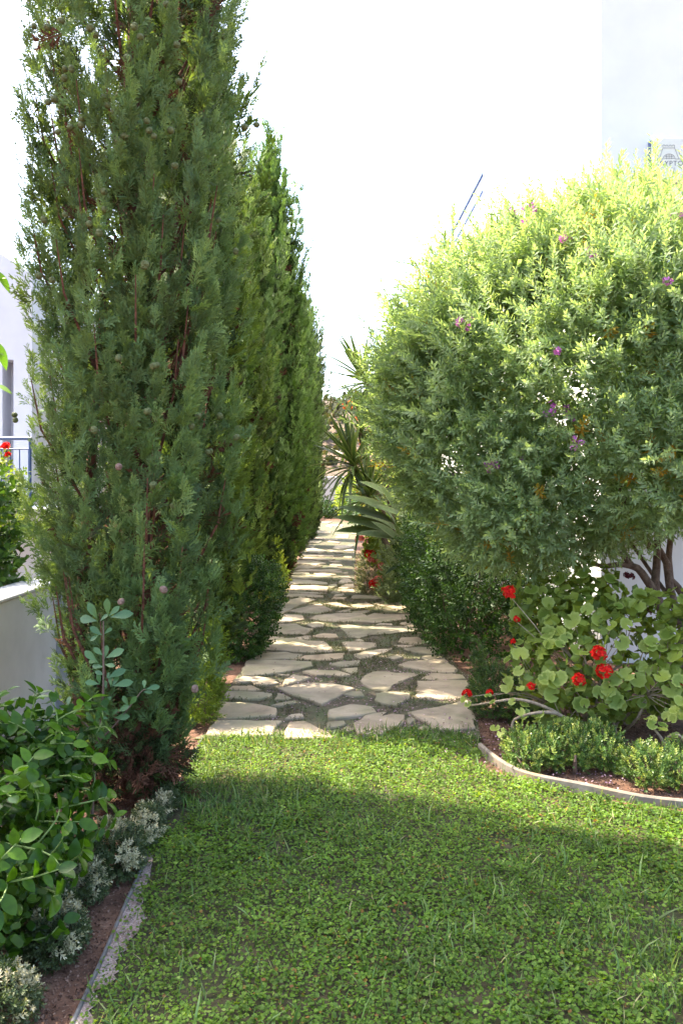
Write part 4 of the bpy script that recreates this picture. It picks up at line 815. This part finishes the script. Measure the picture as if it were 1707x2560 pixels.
# young sapling in front of the cypress
SY = 3.55
sp = thing('sapling', 'young upright sapling with oval leaves before the nearest cypress', 'sapling', (P(222, 1900, SY)[0], SY, 0))
zq = lambda x, y, dy=0.0: P(180 + x / 5.346, 1480 + y / 5.346, SY + dy)
def smesh(dr): return leaf_mesh('leaf', M['sleaf'], 1.0, .40, 6, .2, dr, 'obov')
s_leaf = [smesh(.08), smesh(.18)]
sb = np.array([P(222, 1900, SY)[0], SY, -.03])
mb = MB(); tube(mb, spline([sb, zq(310, 2180), zq(350, 1960), zq(400, 1600), zq(415, 1200), zq(418, 800), zq(415, 390)], 16), np.linspace(.007, .003, 16), 6); mb.obj('stem', M['stem_red'], sp)
for a in ([(350, 1975), (200, 1790), (0, 1580), (-180, 1440)], [(365, 1985), (600, 1740), (800, 1490), (920, 1330), (975, 1300)]):
    mb = MB(); tube(mb, spline([zq(*q) for q in a], 8), np.linspace(.0035, .0018, 8), 5); mb.obj('branch', M['stem_red'], sp)
LV = [(330, 385, 80, 345), (335, 360, 210, 150), (370, 390, 475, 285), (480, 320, 455, 90), (490, 320, 615, 190), (510, 335, 790, 270), (400, 580, 240, 465), (365, 560, 240, 640), (430, 560, 530, 470), (410, 850, 285, 740), (335, 930, 160, 790), (430, 890, 460, 710), (450, 880, 680, 765), (350, 940, 205, 905), (415, 1000, 260, 985), (435, 970, 555, 980), (430, 1110, 300, 1055), (470, 1150, 705, 1025), (460, 1160, 490, 1070), (370, 1240, 340, 1075), (360, 1230, 170, 1200), (520, 1270, 500, 1110), (535, 1260, 610, 1110), (550, 1255, 800, 1190), (450, 1290, 440, 1180), (420, 1480, 520, 1400), (500, 1650, 375, 1485), (520, 1650, 590, 1570), (300, 1740, 165, 1615), (305, 1730, 380, 1570), (480, 1690, 385, 1670), (560, 1680, 760, 1660), (600, 1600, 750, 1520), (750, 1520, 675, 1390), (765, 1510, 850, 1400), (960, 1290, 960, 1165), (980, 1300, 1170, 1255), (950, 1335, 1075, 1335), (410, 1985, 505, 1910), (-170, 1445, -230, 1330), (-60, 1530, -40, 1390)]
for x0, y0, x1, y1 in LV:
    a = zq(x0, y0); b = zq(x1, y1, random.uniform(-.03, .03)); L = np.linalg.norm(b - a) * 1.02; n_ = np.array([random.uniform(-.3, .3), -.8, random.uniform(.1, .6)])
    place('leaf', s_leaf[random.randrange(2)], sp, a, basis((b - a)[None], n_[None])[0], L)
# clipped dark shrub and lime shrubs along the left path edge
shrub('clipped_shrub', 'dark green rounded shrub on the left edge of the path', 'shrub', (-1.0, 7.9, 0), [(-1.0, 7.85, .42, .4, .4, .5), (-.85, 8.0, .55, .3, .35, .36), (-1.15, 8.1, .5, .35, .35, .45), (-.98, 7.6, .3, .3, .25, .34)], 3000, TW_HEDGE, (.07, .13), 'hedge', .3, .5, (.2, .9), stems=8)
shrub('lime_shrub', 'sunlit lime green shrub squeezed behind the nearest cypress', 'shrub', (-.98, 5.7, 0), [(-.98, 5.72, .38, .17, .2, .4), (-.95, 5.6, .2, .15, .2, .22)], 1100, TW_FINE, (.08, .14), 'lime', .3, .9, (0, .35), stems=4)
shrub('lime_shrub', 'bright lime shrub beyond the dark rounded shrub', 'shrub', (-.98, 11.3, 0), [(-1.0, 11.2, .45, .2, .3, .48), (-.95, 11.6, .3, .18, .3, .32)], 900, TW_FINE, (.1, .18), 'lime', .3, .9, (.2, 1), stems=4)
shrub('path_shrub', 'small green shrub along the far left path edge', 'shrub', (-1.15, 15.2, 0), [(-1.15, 15.2, .3, .25, .7, .35), (-1.2, 17.0, .35, .25, .9, .4)], 900, TW_HEDGE, (.12, .2), 'lime', .3, .6, (0, .5), stems=4)
shrub('path_shrub', 'leafy green shrub at the far left end of the path', 'shrub', (-1.35, 25, 0), [(-1.4, 24, .45, .3, 1.5, .5), (-1.3, 28, .5, .4, 2.0, .6)], 1300, TW_HEDGE, (.2, .34), 'hedge', .3, .6, (.3, 1), stems=4)
# grey seedling with a red tip above the dark shrub
rs_ = thing('red_tipped_seedling', 'grey green seedling with reddish tip above the dark shrub', 'sapling', (P(597, 0, 8.4)[0], 8.4, 0))
zr = lambda x, y: P(540 + x / 6.19, 1300 + y / 6.19, 8.35)
mb = MB(); tube(mb, spline([np.array([zr(350, 600)[0], 8.4, -.02]), zr(360, 600), zr(340, 400), zr(350, 180)], 8), np.linspace(.008, .003, 8), 5); mb.obj('stem', M['stem_red'], rs_)
gl_me = leaf_mesh('leaf', rand_leaf_mat('seedling_leaf', (.12, .17, .09), (.2, .25, .14), .25, .45, .4), 1.0, .36, 5, .2, .1, 'obov')
rt_me = leaf_mesh('leaf', rand_leaf_mat('seedling_red_leaf', (.2, .07, .03), (.28, .1, .04), .25, .45, .4), 1.0, .36, 5, .2, .1, 'obov')
for x0, y0, x1, y1, c in ((350, 180, 290, 95, 1), (350, 180, 400, 110, 1), (350, 260, 290, 200, 0), (355, 260, 420, 160, 0), (365, 280, 475, 210, 0), (340, 390, 205, 290, 0), (340, 340, 250, 255, 0), (350, 400, 505, 315, 0), (350, 420, 500, 550, 0), (510, 560, 670, 570, 0), (500, 545, 520, 470, 0), (340, 430, 310, 520, 0)):
    a, b = zr(x0, y0), zr(x1, y1); place('leaf', rt_me if c else gl_me, rs_, a, basis((b - a)[None], np.array([[0, -.8, .5]]))[0], np.linalg.norm(b - a))
# plants behind the garden wall
shrub('wall_shrub', 'yellow green leafy shrub rising behind the garden wall at left', 'shrub', (-2.65, 5.5, 0), [(-2.72, 5.5, .95, .5, .6, .5), (-2.72, 5.9, 1.4, .45, .5, .4), (-2.7, 5.2, .85, .35, .4, .35)], 1100, [twig(9, .5, .26, 1.1, 300 + s, wpos=.55) for s in range(3)], (.12, .2), 'hedge', .3, .5, (.4, 1), stems=6)
ct = thing('citrus_branch', 'few long bright leaves reaching in at the left edge', 'tree', (-2.5, 4.7, 0))
mb = MB(); tube(mb, spline([(-2.5, 4.7, -.05), (-2.45, 4.7, 1.0), (-2.35, 4.65, 2.0), (-2.22, 4.6, 2.9)], 12), np.linspace(.035, .008, 12), 7)
for x, y in ((-6, 680), (-8, 860), (-10, 960)): tube(mb, spline([(-2.4, 4.65, P(0, y, 4.6)[2] - .25), P(x - 60, y + 20, 4.6), P(x, y, 4.6)], 6), np.linspace(.008, .003, 6), 5)
mb.obj('trunk', M['stem_green'], ct)
cl_me = leaf_mesh('leaf', M['yleaf'], 1.0, .34, 6, .2, .15, 'oval')
for x0, y0, x1, y1 in ((-6, 680, 26, 727), (-8, 700, 12, 692), (-5, 860, 18, 922), (-6, 880, 9, 886), (-8, 962, 30, 980), (-20, 640, -60, 600), (-15, 690, -70, 720), (-30, 850, -80, 830), (-30, 930, -90, 960), (-40, 760, -100, 700), (-45, 560, -90, 520), (-50, 500, -20, 450), (-60, 1000, -20, 1040)):
    a, b = P(x0, y0, 4.6), P(x1, y1, 4.58); place('leaf', cl_me, ct, a, basis((b - a)[None], np.array([[.2, -.5, .7]]))[0], np.linalg.norm(b - a))
bv = thing('bougainvillea', 'red flowering creeper in front of the blue terrace railing', 'climber', (-4.4, 10.2, 0))
mb = MB(); tube(mb, spline([(-4.4, 10.2, -.05), (-4.35, 10.2, 1.0), (-4.25, 10.2, 1.7), (-4.1, 10.2, 2.05)], 10), np.linspace(.03, .008, 10), 6); mb.obj('stem', M['bark'], bv)
bq = flowerhead_mesh('flower', M['red'], .06, 10, .05, 77)
for x, y in ((4, 1120), (14, 1113), (-10, 1150), (-30, 1110), (18, 1135), (-25, 1180)): place('flower', bq, bv, P(x, y, 10.2), basis(np.array([[0, -.5, .6]]), rdir(1))[0], random.uniform(.45, .75))
pb, nb = shrub_points([(-4.5, 10.2, 1.35, .5, .4, .6)], 260, .3); mb = MB(); scatter(mb, TW_HEDGE, pb, basis(nb + [0, 0, .4], rdir(len(pb))), RNG.uniform(.15, .25, len(pb)), RNG.uniform(0, 1, len(pb))); mb.obj('foliage', M['lime'], bv)

# ------------------------------------------------------------------ right side beyond the bush
sw_me = [leaf_mesh('leaf', M['dleaf'], 1.0, .085, 7, .5, dr, 'sword') for dr in (.02, .15, .38, .7)]
dr = thing('dragon_tree', 'spiky dragon tree with several leaf rosettes beside the far path', 'tree', (1.05, 12.4, 0))
heads = [(P(880, 1150, 12.2), (-.25, -.1, 1), .78, 62), (P(922, 1228, 12.0), (-.05, -.3, 1), .72, 50), (P(902, 1062, 12.6), (.0, 0, 1), .66, 44), (P(908, 945, 12.5), (-.35, 0, .9), .78, 50)]
mb = MB(); basep = np.array([1.05, 12.4, -.05])
for c, d_, L, n_ in heads: tube(mb, spline([basep, basep * .6 + np.array([c[0] + .25, c[1], c[2] * .5]) * .4, c - nrm(d_) * .25, c], 10), np.linspace(.05, .025, 10), 7)
mb.obj('trunk', M['bark'], dr)
for c, d_, L, n_ in heads:
    ax = nrm(d_)
    for k in range(n_):
        u = (k + .5) / n_; a = 2.4 * k; tilt = .12 + 1.75 * u; s = nrm(np.cross(ax, [0.2, 1, 0.1])); s2 = np.cross(ax, s)
        ld = nrm(ax * math.cos(tilt) + (s * math.cos(a) + s2 * math.sin(a)) * math.sin(tilt) + RNG.normal(size=3) * .06)
        fn = nrm(ax * math.sin(tilt) * 1.0 - (s * math.cos(a) + s2 * math.sin(a)) * math.cos(tilt) + np.array([0, 0, .2]))
        place('leaf', sw_me[min(3, int(u * 3.2 + random.uniform(0, .9)))], dr, c - ax * .18 * u, basis(ld[None], fn[None])[0], L * random.uniform(.8, 1.05))
pd_me = [leaf_mesh('leaf', M['bleaf'], 1.0, .33, 8, .35, dr_, 'paddle') for dr_ in (.05, .2, .4)]
bp = thing('bird_of_paradise', 'clump of long paddle leaves arching over the path', 'plant', (.95, 10.9, 0))
mb = MB(); root = np.array([.95, 10.9, -.03])
for (xa, ya), (xb, yb), Y in (((985, 1290), (872, 1222), 10.8), ((985, 1308), (848, 1262), 10.7), ((990, 1335), (836, 1287), 10.6), ((985, 1350), (848, 1304), 10.5), ((1010, 1372), (944, 1294), 10.4), ((1010, 1270), (915, 1188), 10.9), ((1020, 1330), (955, 1215), 10.8), ((1015, 1295), (925, 1260), 10.6), ((1010, 1350), (890, 1330), 10.4), ((1030, 1250), (990, 1150), 11.1), ((1040, 1270), (1070, 1160), 11.2), ((1010, 1410), (960, 1425), 10.4), ((1000, 1330), (905, 1285), 10.9)):
    a, b = P(xa, ya, Y), P(xb, yb, Y - .15); tube(mb, spline([root, (root + a) / 2 + [0, 0, .1], a], 7), np.linspace(.018, .009, 7), 5)
    fn = np.array([random.uniform(-.4, .2), -.35, .8]); place('leaf', pd_me[random.choice((0, 1, 1))], bp, a, basis((b - a)[None], fn[None])[0], np.linalg.norm(b - a) * 1.02)
mb.obj('stalks', M['stem_green'], bp)
shrub('cream_shrub', 'small cream and green shrub in the narrow bed by the path', 'shrub', (.45, 12.6, 0), [(.4, 12.55, .3, .17, .2, .32), (.45, 12.5, .15, .2, .2, .17)], 700, TW_FINE, (.09, .15), 'varieg', .2, .7, (.3, .75), stems=4)
shrub('grey_shrub', 'grey green feathery shrub between the paddle leaves and dark hedge', 'shrub', (.9, 11.6, 0), [(.85, 11.5, .5, .3, .3, .5), (.75, 11.2, .2, .25, .25, .24)], 700, TW_FINE, (.14, .22), 'grey', .3, .8, (0, 1), stems=4)
ob = shrub('orange_flowered_shrub', 'tall loose shrub with orange flowers behind the dragon tree', 'bush', (1.2, 19, 0), [(.95, 19, 2.3, .75, .8, 1.1), (1.4, 19.3, 3.0, .7, .7, .9), (1.1, 18.6, 1.2, .7, .7, .9)], 620, TW_FINE, (.25, .4), 'orange_bush', .4, .6, (0, 1), stems=14)
of_me = flowerhead_mesh('flower', M['orange'], .06, 7, .045, 55)
for x, y in ((857, 1012), (874, 1006), (868, 1025), (880, 1020), (913, 978), (918, 985), (862, 1018), (925, 1006), (900, 1110), (922, 1092), (912, 1030), (905, 1140), (890, 1046), (930, 1060)): place('flower', of_me, ob, P(x, y, 18.3), basis(np.array([[0, -.5, .6]]), rdir(1))[0], random.uniform(.4, .8))
shrub('far_shrub', 'yellow green shrub before the pale end wall', 'shrub', (.3, 40, 0), [(.6, 40, .9, .8, 1.2, 1.0), (1.8, 40.5, 1.2, 1.2, 1.2, 1.3)], 700, TW_HEDGE, (.35, .6), 'lime', .3, .6, (0, .9), stems=4)
shrub('far_shrub', 'dark shrub at the right of the far path end', 'shrub', (1.4, 33, 0), [(1.3, 32, .6, .9, 2.0, .8), (1.8, 27, .7, .8, 2.5, .8), (1.2, 36, .5, 1.0, 1.5, .7)], 900, TW_HEDGE, (.3, .5), 'hedge', .3, .6, (.1, .8), stems=4)
shrub('bed_shrub', 'mixed green shrub filling the bed behind the paddle leaves', 'shrub', (1.5, 14.8, 0), [(1.35, 14.2, .7, .75, 1.2, .85), (1.3, 16.8, .8, .75, 1.5, .9), (1.6, 12.2, .9, .55, .9, 1.0)], 1500, TW_HEDGE, (.2, .34), 'box', .3, .6, (.1, .95), stems=6)
shrub('far_shrub', 'low dark planting across the far end of the path', 'shrub', (0, 41, 0), [(-1.6, 41, .4, 1.1, 1.2, .6), (-.2, 42, .3, 1.0, 1.2, .45), (-2.2, 38, .6, .9, 2.0, .8)], 900, TW_HEDGE, (.3, .5), 'hedge', .3, .6, (.1, .8), stems=4)
